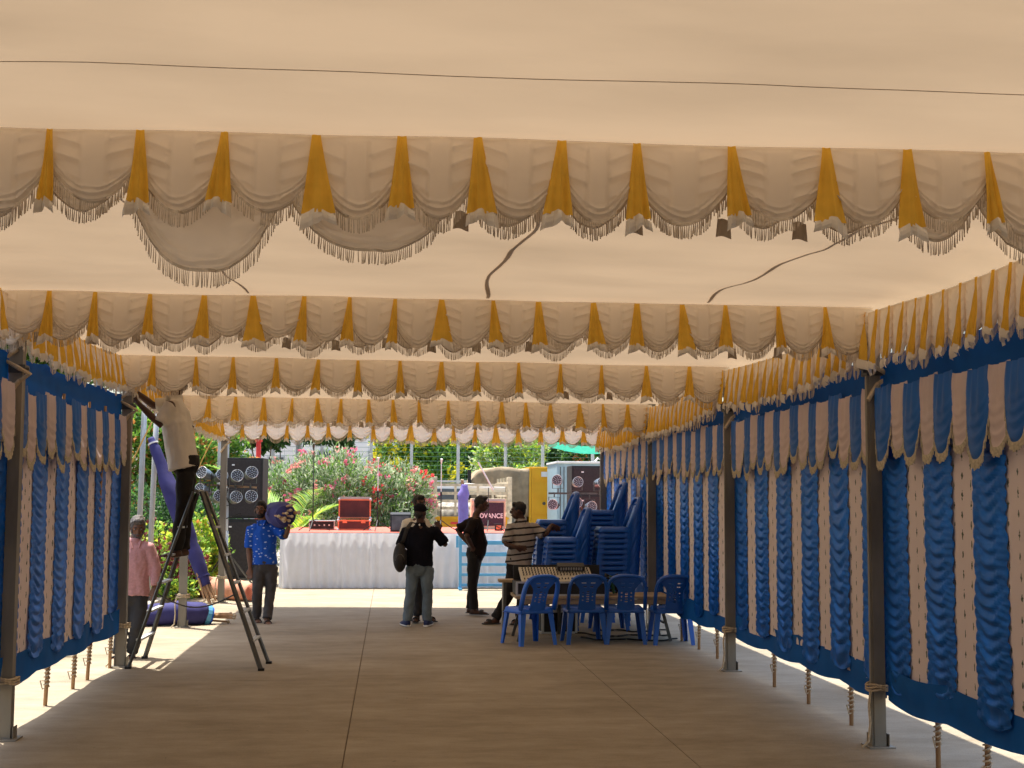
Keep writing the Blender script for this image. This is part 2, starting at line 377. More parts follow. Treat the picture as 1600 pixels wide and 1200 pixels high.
jf = MB(); jf.grid(4, 8, lambda a, b: V((-3.5 + 19.5 * a, -12 + 46 * b, -0.009))); jf.build('joint_filler', 'joint', road)
# far yard behind the stage, wide sheet
fm = MB(); fm.grid(30, 20, lambda a, b: V((-30 + 60 * a, 34.01 + 30 * b, -0.012)))
struct(fm.build('yard', 'kerb'))
# planting bed left of the road with kerb stones
bed = MB()
bed.grid(16, 60, lambda a, b: V((-3.66 - 14 * a, -6 + 62 * b, 0.07 + 0.06 * hash1(a * 30, b * 40) + 0.10 * min(1, a * 4))))
struct(bed.build('planting_bed', 'roadside_soil', smooth=True))
kerb = struct(link('kerb', None))
km = MB(); km.box((0, 0, 0.055), (0.14, 0.985, 0.17)); kme = km.mesh('kerb_stone', 'kerb', bevel=0.012)
for i in range(36):
    link('kerb_stone', kme, kerb, (-3.585, -4 + i * 1.0, 0), (0, 0, 0.004 * hash1(i)))

# ------------------------------------------------------------ leaves
def leaf_quads(mb, p, d, ln, w, nrm, bend=0.25):
    d = d.normalized(); s = d.cross(nrm)
    if s.length < 1e-3: s = d.cross(V((1, 0, 0)))
    s.normalize(); up = s.cross(d)
    a = p; b = p + d * ln * 0.5 + up * ln * bend * 0.4; c = p + d * ln - up * ln * bend * 0.3
    o = len(mb.v)
    mb.v += [tuple(a - s * w * .15), tuple(a + s * w * .15), tuple(b + s * w * .5), tuple(b - s * w * .5), tuple(c)]
    mb.f += [(o, o + 1, o + 2, o + 3), (o + 3, o + 2, o + 4)]; mb.mi += [mb.cur, mb.cur]
def rnd_dir(r, upb=0.0):
    v = V((r.gauss(0, 1), r.gauss(0, 1), r.gauss(0, 1) + upb)); return v.normalized()
def crown(r, blobs, n, ln, w, nm, upb=0.4, shell=0.45, weights=None, clump=0):
    mb = MB()
    tot = sum(b[3] * b[4] * b[5] for b in blobs)
    for b in blobs:
        k = int(n * b[3] * b[4] * b[5] / tot)
        cl = [rnd_dir(r) * (shell + (1 - shell) * r.random() ** 0.5) for _ in range(max(3, k // 26))]
        for i in range(k):
            c = r.choice(cl) + V((r.gauss(0, .13), r.gauss(0, .13), r.gauss(0, .13)))
            p = V((b[0] + c.x * b[3], b[1] + c.y * b[4], b[2] + c.z * b[5]))
            if p.z < 0.05: p.z = 0.05 + r.random() * 0.2
            mb.cur = r.choices(range(nm), weights)[0] if weights else r.randrange(nm)
            d = (V((c.x, c.y, c.z)) * 0.7 + rnd_dir(r, upb)).normalized()
            leaf_quads(mb, p, d, ln * r.uniform(.7, 1.3), w * r.uniform(.7, 1.3), rnd_dir(r, 1.0))
    return mb
def trunk_mesh(r, base, tips, rad, mname='bark'):
    mb = MB(); base = V(base)
    for t in tips:
        t = V(t); mid = base.lerp(t, 0.5) + V((r.uniform(-.1, .1), r.uniform(-.1, .1), 0)) * (t - base).length * .5
        fork = base.lerp(V((base.x, base.y, t.z)), 0.35)
        mb.loft([base, fork, mid.lerp(fork, .3), mid, t], [rad, rad * .8, rad * .55, rad * .4, rad * .12], 7)
    return mb
def tree(name, label, base, blobs, n, ln, w, mats, rad=0.06, seed=1, cat='tree', weights=None, flowers=None, group=None, upb=0.4, shell=0.45):
    r = random.Random(seed); base = V(base)
    t = thing(name, label, cat, base, 0, group)
    bl = [(b[0] - base.x, b[1] - base.y, b[2] - base.z, *b[3:]) for b in blobs]
    tips = [(b[0], b[1], b[2]) for b in bl]
    trunk_mesh(r, (0, 0, -0.05), tips, rad).build('trunk' if cat == 'tree' else 'stems', 'bark', t, smooth=True)
    crown(r, bl, n, ln, w, len(mats), upb, shell, weights).build('crown' if cat == 'tree' else 'foliage', mats, t)
    if flowers:
        nf, fm, fs = flowers
        mb = MB()
        for i in range(nf):
            b = r.choice(bl); d = rnd_dir(r, 0.6)
            if d.y > 0.3: d.y = -d.y
            p = V((b[0] + d.x * b[3] * 1.02, b[1] + d.y * b[4] * 1.02, b[2] + d.z * b[5] * 1.02))
            mb.cur = r.randrange(len(fm))
            for k in range(r.randint(5, 11)):
                q = p + V((r.gauss(0, fs), r.gauss(0, fs), r.gauss(0, fs)))
                for a in range(4):
                    leaf_quads(mb, q, rnd_dir(r, .3), fs * .95, fs * .8, rnd_dir(r))
        mb.build('blossom', fm, t)
    return t
# pink oleanders behind the stage
OLE = ['leaf_grey', 'leaf_pale', 'leaf_green', 'leaf_bright']
specs = [(462, 36.2, 705, 0.95, 'tall pink-flowering oleander bush behind the man carrying a bundle'),
         (520, 35.0, 690, 1.00, 'tallest pink oleander bush directly behind the open maroon case'),
         (575, 36.4, 722, 0.90, 'oleander bush with few pink flowers between two microphone stands'),
         (608, 35.2, 714, 0.86, 'oleander bush with red and pink flowers behind the capped man'),
         (640, 36.0, 728, 0.56, 'low red-flowering oleander bush beside the open slatted lorry')]
for i, (px, D, topy, rx, lab) in enumerate(specs):
    b = P(px, 800, D); topz = P(px, topy, D).z * .92
    bl = [(b.x, D, topz * .52, rx, .8, topz * .46)]
    for k in range(6):
        a = 2 * pi * k / 6 + i; bl.append((b.x + cos(a) * rx * .62, D + sin(a) * .5, topz * (.50 + .26 * abs(sin(k * 1.7 + i))), rx * .52, .5, topz * .24))
    fl = ['flower_pink', 'flower_salmon'] if i in (0, 1, 2) else ['flower_red', 'flower_salmon', 'flower_pink']
    tree('oleander_bush', lab, (b.x, D, 0), bl, 9500, 0.16, 0.032, OLE, .03, 20 + i, 'bush', (2, 5, 1.6, 1.6), (34 if i != 2 else 14, fl, .075), 'oleander bushes behind the stage', upb=1.0, shell=.5)
# areca palms
def frond(mb, r, base, az, length, droop, lean=0.42):
    pts = []; p = V(base); d = V((cos(az) * lean, sin(az) * lean, 1.4)).normalized(); n = 16
    for i in range(n + 1):
        pts.append(p.copy()); p = p + d * (length / n); d = (d + V((cos(az) * .04, sin(az) * .04, -droop / n))).normalized()
    mb.cur = 0; mb.loft(pts, [0.014 * (1 - i / (n + 2)) for i in range(n + 1)], 5)
    for i in range(3, n + 1):
        t = (pts[i] - pts[i - 1]).normalized(); sd = t.cross(V((0, 0, 1)))
        if sd.length < .01: sd = V((1, 0, 0))
        sd.normalize()
        for j in range(3):
            q = pts[i - 1].lerp(pts[i], j / 3.0)
            for s in (-1, 1):
                mb.cur = 1 + (r.random() < .35)
                leaf_quads(mb, q, (sd * s + t * .8 + V((0, 0, .15 - .25 * r.random()))), length * .30 * sin(pi * min(.97, (i + .5) / (n + 1.5))) + .05, 0.04, V((0, 0, 1)), .15)
def palm(label, base, fr, seed, mats):
    r = random.Random(seed); t = thing('areca_palm', label, 'palm', base, 0, 'areca palms behind the stage')
    st = MB()
    for k in range(4): st.loft([(r.uniform(-.08, .08), r.uniform(-.08, .08), -.05), (r.uniform(-.12, .12), r.uniform(-.1, .1), .6)], [.035, .025], 7)
    st.build('stems', 'leaf_bright', t, smooth=True)
    for az, ln, dr in fr:
        m = MB(); frond(m, r, (r.uniform(-.06, .06), 0, .45), az, ln, dr); m.build('frond', mats, t)
    return t
b = G(452, 862); b = P(455, 862, 31.5); 
palm('bright green palm arching beside the left speaker stack', (b.x, 31.5, 0), [(3.0, 2.9, .9), (2.6, 2.5, 1.1), (3.3, 2.3, 1.4), (.3, 1.9, 1.3), (1.2, 2.2, 1.0), (-2.7, 2.0, 1.6), (-.9, 1.6, 1.6), (3.1, 1.9, 2.0)], 5, ['leaf_bright', 'leaf_bright', 'leaf_yellow'])
b = P(572, 830, 38.2)
palm('yellow-green palm peeping out between the oleander bushes', (b.x, 38.2, 0), [(2.0, 2.8, .8), (1.2, 2.7, .9), (.4, 2.3, 1.2), (2.9, 2.3, 1.2), (-1.2, 2.0, 1.4)], 8, ['leaf_yellow', 'leaf_yellow', 'leaf_bright'])
# shrubs by the left kerb
def shrub(label, px, py_top, D, rx, mats, seed, n=2600, ln=.10, w=.05, dx=0, weights=None, name='shrub'):
    b = P(px, 850, D); tz = P(px, py_top, D).z
    return tree(name, label, (b.x, D, .05), [(b.x, D, tz * .55, rx, rx * .8, tz * .42), (b.x - rx * .5, D, tz * .45, rx * .6, rx * .6, tz * .35), (b.x + rx * .5, D + .1, tz * .5, rx * .55, rx * .6, tz * .40)], n, ln, w, mats, .025, seed, 'shrub', weights, None, 'shrubs in the left planting bed')
shrub('yellow-green croton shrub behind the man in pink', 258, 808, 24.0, .62, ['leaf_yellow', 'leaf_bright', 'leaf_maroon'], 31, 3000, weights=(5, 4, 2))
shrub('yellow-green shrub with orange tips between ladder and speaker stack', 320, 810, 25.8, .36, ['leaf_yellow', 'leaf_bright', 'leaf_orange'], 32, 2600, weights=(5, 5, 1))
shrub('maroon-leaved croton low under the stepladder', 272, 845, 23.0, .45, ['leaf_maroon', 'leaf_maroon', 'leaf_bright'], 33, 1500, weights=(4, 3, 2))
shrub('dark green shrub low behind the leaning violet bundle', 232, 760, 28.0, .9, ['leaf_dark', 'leaf_green', 'leaf_dark'], 34, 3600)
shrub('dark green shrub behind the light stand by the ladder', 318, 770, 30.0, .8, ['leaf_dark', 'leaf_green'], 35, 3000)
shrub('small green plants growing behind the kerb under the left curtain', 20, 985, 15.5, .55, ['leaf_bright', 'leaf_green'], 36, 1400, .07, .035)
shrub('small bright plants on the kerb edge near the left curtain hem', 95, 980, 17.6, .6, ['leaf_bright', 'leaf_green', 'leaf_yellow'], 37, 1500, .07, .035)
shrub('low green ground plant beside the salmon carpet roll', 262, 900, 22.6, .5, ['leaf_bright', 'leaf_green', 'leaf_yellow'], 38, 1500, .08, .04)
# trees on the left
def T(label, px, D, blobs, n, ln, w, mats, seed, weights=None, rad=.09, flowers=None, name='tree', group='trees around the yard'):
    b = P(px, 800, D); bl = []
    for (bx, by, dd, rx, rz) in blobs:
        q = P(bx, by, D + dd); s = D / FPX; bl.append((q.x, q.y, q.z, rx * s, rx * s * .8, rz * s))
    return tree(name, label, (b.x, D, 0), bl, n, ln, w, mats, rad, seed, 'tree', weights, flowers, group)
T('bushy tree with orange-red new leaves behind the left posts', 235, 33, [(228, 700, 0, 45, 55), (268, 660, 1, 40, 40), (215, 640, .5, 30, 35), (300, 720, .6, 40, 45), (250, 770, .4, 50, 45)], 9000, .15, .075, ['leaf_green', 'leaf_bright', 'leaf_orange'], 41, (5, 5, 1.6))
T('small leafy tree with orange tips to the left of the big speaker', 345, 35, [(340, 690, 0, 35, 30), (360, 725, .5, 38, 34), (325, 735, .2, 35, 40)], 5000, .14, .07, ['leaf_bright', 'leaf_green', 'leaf_orange'], 42, (5, 4, 1.2), .06)
T('dark green tree overhanging the fence above the palm', 432, 47, [(425, 670, 0, 26, 22), (405, 690, .4, 18, 14), (438, 692, .4, 13, 12), (385, 664, 0, 26, 18)], 3600, .22, .11, ['leaf_dark', 'leaf_green'], 43, (3, 1), .10)
T('dark tree with spreading boughs behind the tallest oleander', 535, 48, [(520, 681, 0, 34, 11), (541, 702, .3, 13, 24), (486, 684, .2, 20, 8)], 2600, .20, .09, ['leaf_dark', 'leaf_dark', 'leaf_green'], 44, None, .10)
T('dark tree seen above the left curtain between posts', -60, 22, [(20, 505, 0, 90, 46), (90, 520, 1, 70, 40), (160, 560, 1, 60, 36), (60, 560, 1, 80, 40), (-30, 530, 0, 60, 60)], 7000, .16, .08, ['leaf_bright', 'leaf_green', 'leaf_dark'], 45, (4, 3, 1), .12)
# trees behind the fence on the right half
T('yellow-flowering tree behind the fence at the middle', 640, 56, [(640, 690, 0, 50, 30), (615, 700, .5, 30, 28), (680, 705, .5, 44, 34), (655, 735, .2, 60, 34)], 6500, .22, .10, ['leaf_green', 'leaf_bright'], 51, None, .12, (44, ['flower_yellow'], .17))
T('dense dark green tree left of the tarpaulin load', 735, 58, [(725, 700, 0, 40, 42), (760, 690, .4, 40, 40), (700, 745, .3, 40, 36), (740, 745, .3, 46, 40)], 6500, .22, .10, ['leaf_green', 'leaf_dark', 'leaf_green'], 52, None, .12)
T('pale yellow-green tree above the brown tarpaulin', 800, 52, [(770, 712, 0, 30, 24), (800, 706, .3, 34, 28), (830, 704, .3, 28, 26), (795, 735, .2, 56, 26)], 5600, .2, .075, ['leaf_yellow', 'leaf_bright', 'leaf_pale'], 53, (3, 4, 3), .09)
T('dark green tree behind the fence above the orange truck box', 870, 59, [(850, 690, 0, 44, 40), (880, 710, .2, 50, 40), (905, 700, .4, 40, 34)], 6000, .22, .10, ['leaf_green', 'leaf_dark', 'leaf_green'], 54, None, .12)
T('green tree behind the fence next to the far curtain end', 945, 57, [(930, 700, 0, 46, 36), (965, 705, .4, 44, 36), (920, 735, .4, 50, 30)], 6000, .22, .10, ['leaf_green', 'leaf_dark', 'leaf_bright'], 55, (3, 2, 1), .12, (10, ['leaf_orange'], .12))
# far wood as one mass behind everything
r = random.Random(77)
mb = crown(r, [(x, 82 + 3 * hash1(x), 2.2 + 1.2 * hash1(x * .4), 4.5, 3, 3.4 + hash1(x * .7)) for x in range(6, 52, 5)] + [(x, 84, 2.4, 5, 3, 3.4) for x in range(-52, -12, 6)], 26000, .42, .22, 3)
stuff(mb.build('treeline', ['leaf_green', 'leaf_dark', 'leaf_bright']))
# ------------------------------------------------------------ white buildings beyond the fence
def building(label, x0, x1, y0, y1, h, floors, cols, seed):
    t = thing('building', label, 'building', (0, 0, 0))
    m = MB(); m.box(((x0 + x1) / 2, (y0 + y1) / 2, h / 2 - .1), (x1 - x0, y1 - y0, h + .2)); m.build('wall', 'building', t)
    m = MB(); m.box(((x0 + x1) / 2, (y0 + y1) / 2, h + .25), (x1 - x0 + .5, y1 - y0 + .5, .3)); m.build('parapet', 'building', t)
    w = (x1 - x0) / cols
    for f in range(floors):
        for c in range(cols):
            cx = x0 + (c + .5) * w; cz = (f + .55) * h / floors
            if cz < 6.5 and False: continue
            fr = MB(); ww, hh = w * .42, h / floors * .42
            for s in (-1, 1):
                fr.box((cx + s * ww / 2, y0 - .03, cz), (.07, .1, hh + .07)); fr.box((cx, y0 - .03, cz + s * hh / 2), (ww - .07, .1, .07))
            fo = fr.build('window', 'steel_light', t)
            g = MB(); g.box((cx, y0 - .012, cz), (ww - .07, .02, hh - .07)); g.build('pane', 'glass', fo)
            sl = MB(); sl.box((cx, y0 - .1, cz - hh / 2 - .09), (ww + .3, .25, .07)); sl.build('sill', 'building', fo)
    return t
a = P(545, 700, 70); b2 = P(632, 700, 70)
building('white plastered building seen between the oleanders and yellow tree', P(474, 700, 70).x, b2.x, 70, 79, 10.5, 2, 2, 1)
building('white plastered building behind the dark tree and left speaker', P(280, 700, 74).x, P(462, 700, 74).x, 74, 82, 10.0, 2, 3, 2)
# ============================================================ TENT
def sstep(a, b, x):
    t = max(0.0, min(1.0, (x - a) / (b - a))); return t * t * (3 - 2 * t)
SW, SH = 0.335, 0.325          # width of a swag, drop at its middle
def swag_mesh(seed, w=SW, h=SH, plain=False, nf=46, side_drop=.44, ex=1.9, mname='cream'):
    r = random.Random(seed); ph = r.uniform(0, 6); a1 = r.uniform(.8, 1.2); tw = r.uniform(-.05, .05)
    def L(u): return h * (side_drop + (1 - side_drop) * (1 - abs(u) ** ex)) * (1 + .05 * tw * u)
    def fn(a, b):
        u = 2 * a - 1; v = b ** .92; l = L(u); s = v * l; d = l - s
        y = -.030 * sin(pi * min(1, v * 1.05)) ** .8 * (1 - u * u) - .012 * (1 - u * u)
        k = sstep(.085, .02, d)
        y -= a1 * .027 * k * (1 - ((d + .004 * sin(u * 5 + ph)) / .026) % 1.0) ** 1.6 * (1 - .3 * abs(u))
        side = sstep(.24, .36, abs(u + tw)) * sstep(.98, .70, abs(u))
        q = (s - .075 * (1 - abs(u)) ** .9) / (.064 * a1) + ph * .1 + (.3 if u > 0 else 0)
        f = (1 - abs(((q % 1.0) - .72) / (.72 if (q % 1.0) < .72 else .28))) ** 1.4
        y -= .030 * side * f * (.5 + .5 * abs(noise.noise(V((q * .37, seed, 1)))) * 2) * sstep(.0, .05, s)
        if not plain: y -= .013 * sstep(.275, .255, abs(u + tw)) * sstep(0, .1, v)
        y += .004 * noise.noise(V((u * 3, v * 3, seed * 3.1)))
        return V((u * w / 2 * (1 + .06 * v), y, -s))
    m = MB(); m.grid(40, 54, fn); me = m.mesh('swag', mname, smooth=True)
    fr = MB(); n = nf
    for i in range(n):
        a = (i + .5) / n; p = fn(a, 1.0); p.y -= .002
        ln = .060 * r.uniform(.93, 1.07); dx = r.uniform(-.004, .004)
        if r.random() < .04: continue
        fr.loft([p + V((0, 0, .004)), p + V((dx * .4, 0, -ln * .5)), p + V((dx, 0, -ln))], [.0011, .0021, .0025], 4)
    fr.grid(26, 1, lambda a, b: fn(a, 1.0) + V((0, -.003, .004 - .012 * b)))
    return me, fr.mesh('fringe', 'fringe')
SWAGS = [swag_mesh(s) for s in range(10)]
SWAGS_B = [swag_mesh(s + 20, plain=True) for s in range(3)]
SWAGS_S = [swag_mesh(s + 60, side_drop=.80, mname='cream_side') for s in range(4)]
SWAGS_W = [swag_mesh(s + 40, SW * 2, SH * 1.4, True, 90, .36, 2.6) for s in range(2)]
def pleat_mesh(seed, h=.37):
    r = random.Random(seed); w0, w1 = .016, .056 * r.uniform(.75, 1.2); sk = r.uniform(-.012, .012)
    def fn(a, b):
        u = 2 * a - 1; w = w0 + (w1 - w0) * b ** 1.1
        y = -.050 * b - .026 - .016 * b * cos(u * pi * (1.5 + r2) + r0) + .02 * b * (abs(u) ** 2) + .006 * sin(b * 5 + r0 * 5 + u * 3)
        if abs(u) < .09: y += .016 * b
        return V((u * w + sk * b, y, -h * (.86) * b))
    r0 = r.uniform(-1.2, 1.2); r2 = r.uniform(0, 1.2)
    m = MB(); m.grid(12, 10, fn); pl = m.mesh('pleat', 'gold', smooth=True)
    def cf(a, b):
        p = fn(a, 1.0); u = 2 * a - 1; vv = .022 * (1 - abs(u)) - .012 * abs(u) * (1 if u > 0 else .4)
        return p + V((u * .006 * b, -.004 - .008 * sin(b * 3) - .010 * sin(a * 9 + seed), vv - .052 * b - .012 * b * (r1 if u > 0 else -r1)))
    r1 = r.uniform(-1, 1)
    c = MB(); c.grid(8, 3, cf)
    return pl, c.mesh('cuff', 'cuff')
PLEATS = [pleat_mesh(s) for s in range(10)]
tb = MB(); tb.grid(6, 3, lambda a, b: V(((a - .5) * (.055 + .012 * b), .006 * sin(a * 7), -.075 * b + .006 * sin(a * 5))))
TABS = [tb.mesh('tab', 'tab')]
def valance(label, p0, p1, n, group, back=False, merge=(), seed=0, sag=0.0, jit=1.0, flip=False, zk=1.0, yk=1.0):
    p0, p1 = V(p0), V(p1); d = p1 - p0; ln = sqrt(d.x ** 2 + d.y ** 2); r = random.Random(seed + 100)
    t = thing('valance', label, 'valance', p0, atan2(d.y, d.x), group)
    edges = [0.0]; ws = [1 + .13 * jit * r.uniform(-1, 1) for _ in range(n)]; tot = sum(ws)
    for w in ws: edges.append(edges[-1] + w / tot * ln)
    zz = lambda x: d.z * x / ln - sag * sin(pi * x / ln) + .012 * jit * noise.noise(V((x * 1.1, seed, 0)))
    def hem(a, b):
        x = ln * a; return V((x, .004 - .02 * b, zz(x) + .008 - .016 * b))
    m = MB(); m.grid(n * 3, 1, hem); m.build('heading_band', 'cream', t)
    i = 0
    while i < n:
        x0, x1 = edges[i], edges[i + 1]; zs = 1.0; i2 = i + 1
        for (a, b, z) in merge:
            if i == a: x1 = edges[b]; zs = z; i2 = b
        cx = (x0 + x1) / 2; w = x1 - x0; sl = (zz(x1) - zz(x0)) / w
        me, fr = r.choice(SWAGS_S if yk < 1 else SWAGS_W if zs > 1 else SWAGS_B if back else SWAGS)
        bw = SW * 2 if zs > 1 else SW; zs2 = zs / 1.4 if zs > 1 else 1.0
        s = link('swag', me, t, (cx, 0, zz(cx)), (0, -math.atan(sl) * .8, 0), (w / bw * (1.02 if not back else .97), yk, zk * zs2 * r.uniform(.90, 1.09)))
        if flip and r.random() < .5: s.scale.x *= -1
        link('fringe', fr, s)
        if not (back and i > 0 and zs > 1):
            if back and r.random() < .7:
                link('tab', TABS[0], t, (x0, .02, zz(x0) - .275 + .03 * r.random()), (0, r.uniform(-.1, .1), 0))
            elif not back:
                pl, cu = r.choice(PLEATS)
                q = link('pleat', pl, t, (x0, 0, zz(x0)), (0, r.uniform(-.06, .06), 0), (r.uniform(.75, 1.2), 1, zk * r.uniform(.93, 1.06)))
                link('cuff', cu, q)
        i = i2
    return t
def zl(k): return ROWS[k][1] + (.075 if k <= 3 else .03)
def zr(k): return ROWS[k][1] - (.05 if k <= 3 else .06)
ROWN = ['nearest', 'second', 'third', 'fourth', 'farthest']
xa, xb = XL - .08, XR - .02
for k in range(5):
    y, z = ROWS[3 + k]
    n = [18, 18, 15, 18, 18][k]
    valance('cream swag valance with gold pleats across the tunnel, %s row' % ROWN[k], (xa, y + SKEW - .04, zl(k + 3)), (xb, y - .04, zr(k + 3)), n, 'valances hung across the tent', seed=k)
    if k < 4:
        mg = {0: [(5, 7, 1.55), (7, 9, 1.28), (15, 17, 1.18)]}.get(k, [])
        valance('shaded back valance with fringe hanging just behind the %s cross row' % ROWN[k], (xa - .10, y + SKEW + .05, zl(k + 3) - .02), (xb, y + .05, zr(k + 3) - .02), n, 'back valances behind the cross rows', back=True, merge=mg, seed=k + 30)
    else:
        pass
SIDE = ['nearest bay', 'bay between the nearest and second cross rows', 'bay between the second and third cross rows', 'bay between the third and fourth cross rows', 'bay before the farthest cross row']
for k in range(1, 5):
    y0, z0 = ROWS[2 + k]; y1, z1 = ROWS[3 + k]
    nn = 18
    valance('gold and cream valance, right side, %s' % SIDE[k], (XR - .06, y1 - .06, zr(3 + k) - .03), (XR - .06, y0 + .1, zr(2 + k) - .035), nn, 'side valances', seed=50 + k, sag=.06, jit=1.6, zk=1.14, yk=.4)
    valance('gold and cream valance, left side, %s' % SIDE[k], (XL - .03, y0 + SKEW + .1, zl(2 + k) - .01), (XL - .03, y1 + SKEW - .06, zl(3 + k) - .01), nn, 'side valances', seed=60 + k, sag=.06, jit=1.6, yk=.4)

# ceiling cloth, one sheet per bay
CEILN = ['rearmost bay', 'bay behind the photographer', 'bay over the photographer', 'bay between nearest and second valance rows', 'bay between second and third valance rows', 'bay between third and fourth valance rows', 'farthest bay']
for k in range(7):
    (y0, z0), (y1, z1) = ROWS[k], ROWS[k + 1]
    def cf(a, b, k=k, y0=y0, y1=y1, z0=z0, z1=z1):
        x = XL - .16 + (XR - XL + .30) * a; y = y0 + (y1 - y0) * b + SKEW * (1 - a)
        z = (zl(k) + (zl(k + 1) - zl(k)) * b) * (1 - a) + (zr(k) + (zr(k + 1) - zr(k)) * b) * a + .016
        e = (4 * b * (1 - b)); ex = 4 * a * (1 - a)
        z += .05 * e * min(1, ex * 2.5) + (.045 if k != 2 else .02) * e * noise.noise(V((x * .8, y * .9, k))) + (.018 if k != 2 else .007) * e ** .5 * noise.noise(V((x * 2.2, y * 3.2, k)))
        z -= .05 * (1 - min(1, ex * 5)) * e * (1 + .5 * noise.noise(V((y, a, 1))))
        return V((x, y, z))
    t = thing('ceiling_cloth', 'cream cloth ceiling sheet over the %s' % CEILN[k], 'ceiling cloth', (0, 0, 0), 0, 'ceiling sheets')
    m = MB(); m.grid(46, 34, cf); m.build('sheet', 'ceiling' if k > 1 else 'ceiling_dimmed', t, smooth=True)
    # cloth strips added above the sheet to shade dark crease lines into it
    def band(a0, b0, a1, b1, w, wig, nm='shade_strip'):
        m = MB()
        def bf(s, q):
            a = a0 + (a1 - a0) * s + wig * noise.noise(V((s * 5, k, a0))); b = b0 + (b1 - b0) * s
            p = cf(min(1, max(0, a)), b); dd = V((b1 - b0, -(a1 - a0), 0)).normalized()
            ww = w * (.6 + .8 * abs(noise.noise(V((s * 7, 2, k)))))
            return V((p.x, p.y, p.z + .012)) + V((dd.x * ww * (q - .5), dd.y * ww * (q - .5), .012 * sin(q * 3.1)))
        m.grid(34, 4, bf); m.build(nm, 'ceiling', t, smooth=True)
    def shade_strip(b0, nm='stitched_seam'):
        m = MB()
        m.grid(46, 2, lambda a, q: cf(a, b0 + .004 * sin(a * 9 + k) + .0025 * (q - .5) * 2) + V((0, 0, .003 + .004 * sin(q * pi)))); m.build(nm, 'ceiling', t, smooth=True)
    if k == 2:
        m = MB(); b0 = .82
        pts = [cf(i / 40, b0 + .025 * (i / 40 - .53) + .0012 * sin(i * .3)) - V((0, 0, .004)) for i in range(41)]
        m.loft(pts, .0017, 5); m.build('seam_cord', 'tab', t)
    if k == 3:
        band(.225, .35, .285, .99, .022, .01); band(.565, .10, .545, .99, .036, .02); band(.86, .20, .79, .99, .03, .02)

# posts
def post_meshes():
    m = MB()
    w = .085
    m.box((0, 0, 1.52), (w, .006, 3.04)); m.box((-w / 2 + .003, .045, 1.52), (.006, .084, 3.04)); m.box((w / 2 - .003, .045, 1.52), (.006, .084, 3.04))
    m.box((0, .09, 1.52), (w * .96, .006, 3.04)); m.box((-w / 2 - .008, .02, 1.52), (.016, .03, 3.04))
    pole = m.mesh('pole', 'steel')
    m = MB(); m.box((0, .045, .006), (.19, .19, .012)); m.box((-.06, .045, .05), (.006, .12, .09)); m.box((.06, .045, .05), (.006, .12, .09)); pl = m.mesh('base_plate', 'steel', bevel=.002)
    m = MB(); m.box((0, .045, 2.66), (.125, .125, .06)); m.cyl((-.09, .0, 2.66), (.09, .0, 2.66), .012, 8); m.box((-.075, .04, 2.70), (.03, .06, .05)); cl = m.mesh('clamp', 'steel_dark', bevel=.002)
    m = MB()
    for j in range(3):
        z = .40 + j * .018; m.loft([V((cos(a) * .08, .045 + sin(a) * .075, z + .006 * sin(a * 3 + j))) for a in [i * pi / 8 for i in range(17)]], .008, 6)
    m.loft([(-.075, -.03, .41), (-.095, -.045, .30), (-.088, -.05, .18), (-.10, -.04, .05), (-.14, -.03, .012)], .009, 6)
    rp = m.mesh('rope', 'rope')
    m = MB(); m.loft([(.0, -.01, 2.80), (-.08, -.06, 2.72), (.03, -.075, 2.66), (.10, -.03, 2.62), (.02, .0, 2.57), (-.06, -.03, 2.45)], .018, 7); kn = m.mesh('cloth_knot', 'rope')
    return pole, pl, cl, rp, kn
PM = post_meshes()
def tent_post(label, x, y, rz=0):
    t = thing('tent_post', label, 'post', (x, y, 0), rz, 'steel posts of the tent')
    for nm, me in zip(('pole', 'base_plate', 'clamp', 'rope', 'cloth_knot'), PM): link(nm, me, t)
    return t
PN = ['behind the nearest valance row', 'at the second valance row', 'at the third valance row', 'at the fourth valance row', 'at the farthest valance row']
for k in range(5):
    y, z = ROWS[3 + k]
    tent_post('steel tent post against the right curtain, %s' % PN[k], XR, y, 0.03 * hash1(k))
    tent_post('steel tent post on the left side, %s' % PN[k], XL, y + SKEW + .15, 0.02 * hash1(k + 9))

# ------------------------------------------------------------ side curtains
CH0, CH1 = .34, 2.81
def ruche_mesh(seed, w=.40, h=2.1):
    r = random.Random(seed); f = r.uniform(.8, 1.1)
    def fn(a, b):
        u = 2 * a - 1; s = b * h
        wob = .05 * noise.noise(V((seed, s * 2, 0))) + .03 * noise.noise(V((u * 2, s * 6, seed)))
        q = (s + .17 * (u * u) * (1 + .25 * sin(s * 5 + seed)) + .8 * wob + .03 * u * sin(s * 3 + seed)) / (.098 * f)
        fr = q - math.floor(q)
        y = -.025 * (fr ** .8 if fr < .75 else .82 * (1 - fr) / .25) * (1 - .4 * u * u) * (1 + .3 * noise.noise(V((q * .6, seed, 2)))) - .003 * (1 - u * u)
        y -= .0015 * sin(2 * pi * q * 2.3 + 1 + 2 * u) * (1 - u * u)
        xe = 1 + .10 * noise.noise(V((s * 6, seed, u))) + .03 * sin(2 * pi * q) 
        return V((u * w / 2 * xe, y, -s - (.05 * (1 - u * u) if b > .97 else 0)))
    m = MB(); m.grid(12, 150, fn); return m.mesh('ruched_strip', 'blue', smooth=True)
RUCHE = [ruche_mesh(s) for s in range(5)]
def print_mesh(seed, w=.36, h=2.06):
    r = random.Random(seed)
    def fn(a, b):
        u = 2 * a - 1; s = b * h
        return V((u * w / 2 * (1 + .02 * noise.noise(V((s * 5, seed, 0)))), -.006 + .012 * noise.noise(V((u * 2.2, s * 1.1, seed))) + .004 * noise.noise(V((u * 6, s * 4, seed))), -s))
    m = MB(); m.grid(8, 40, fn); return m.mesh('printed_strip', 'pink_print', smooth=True)
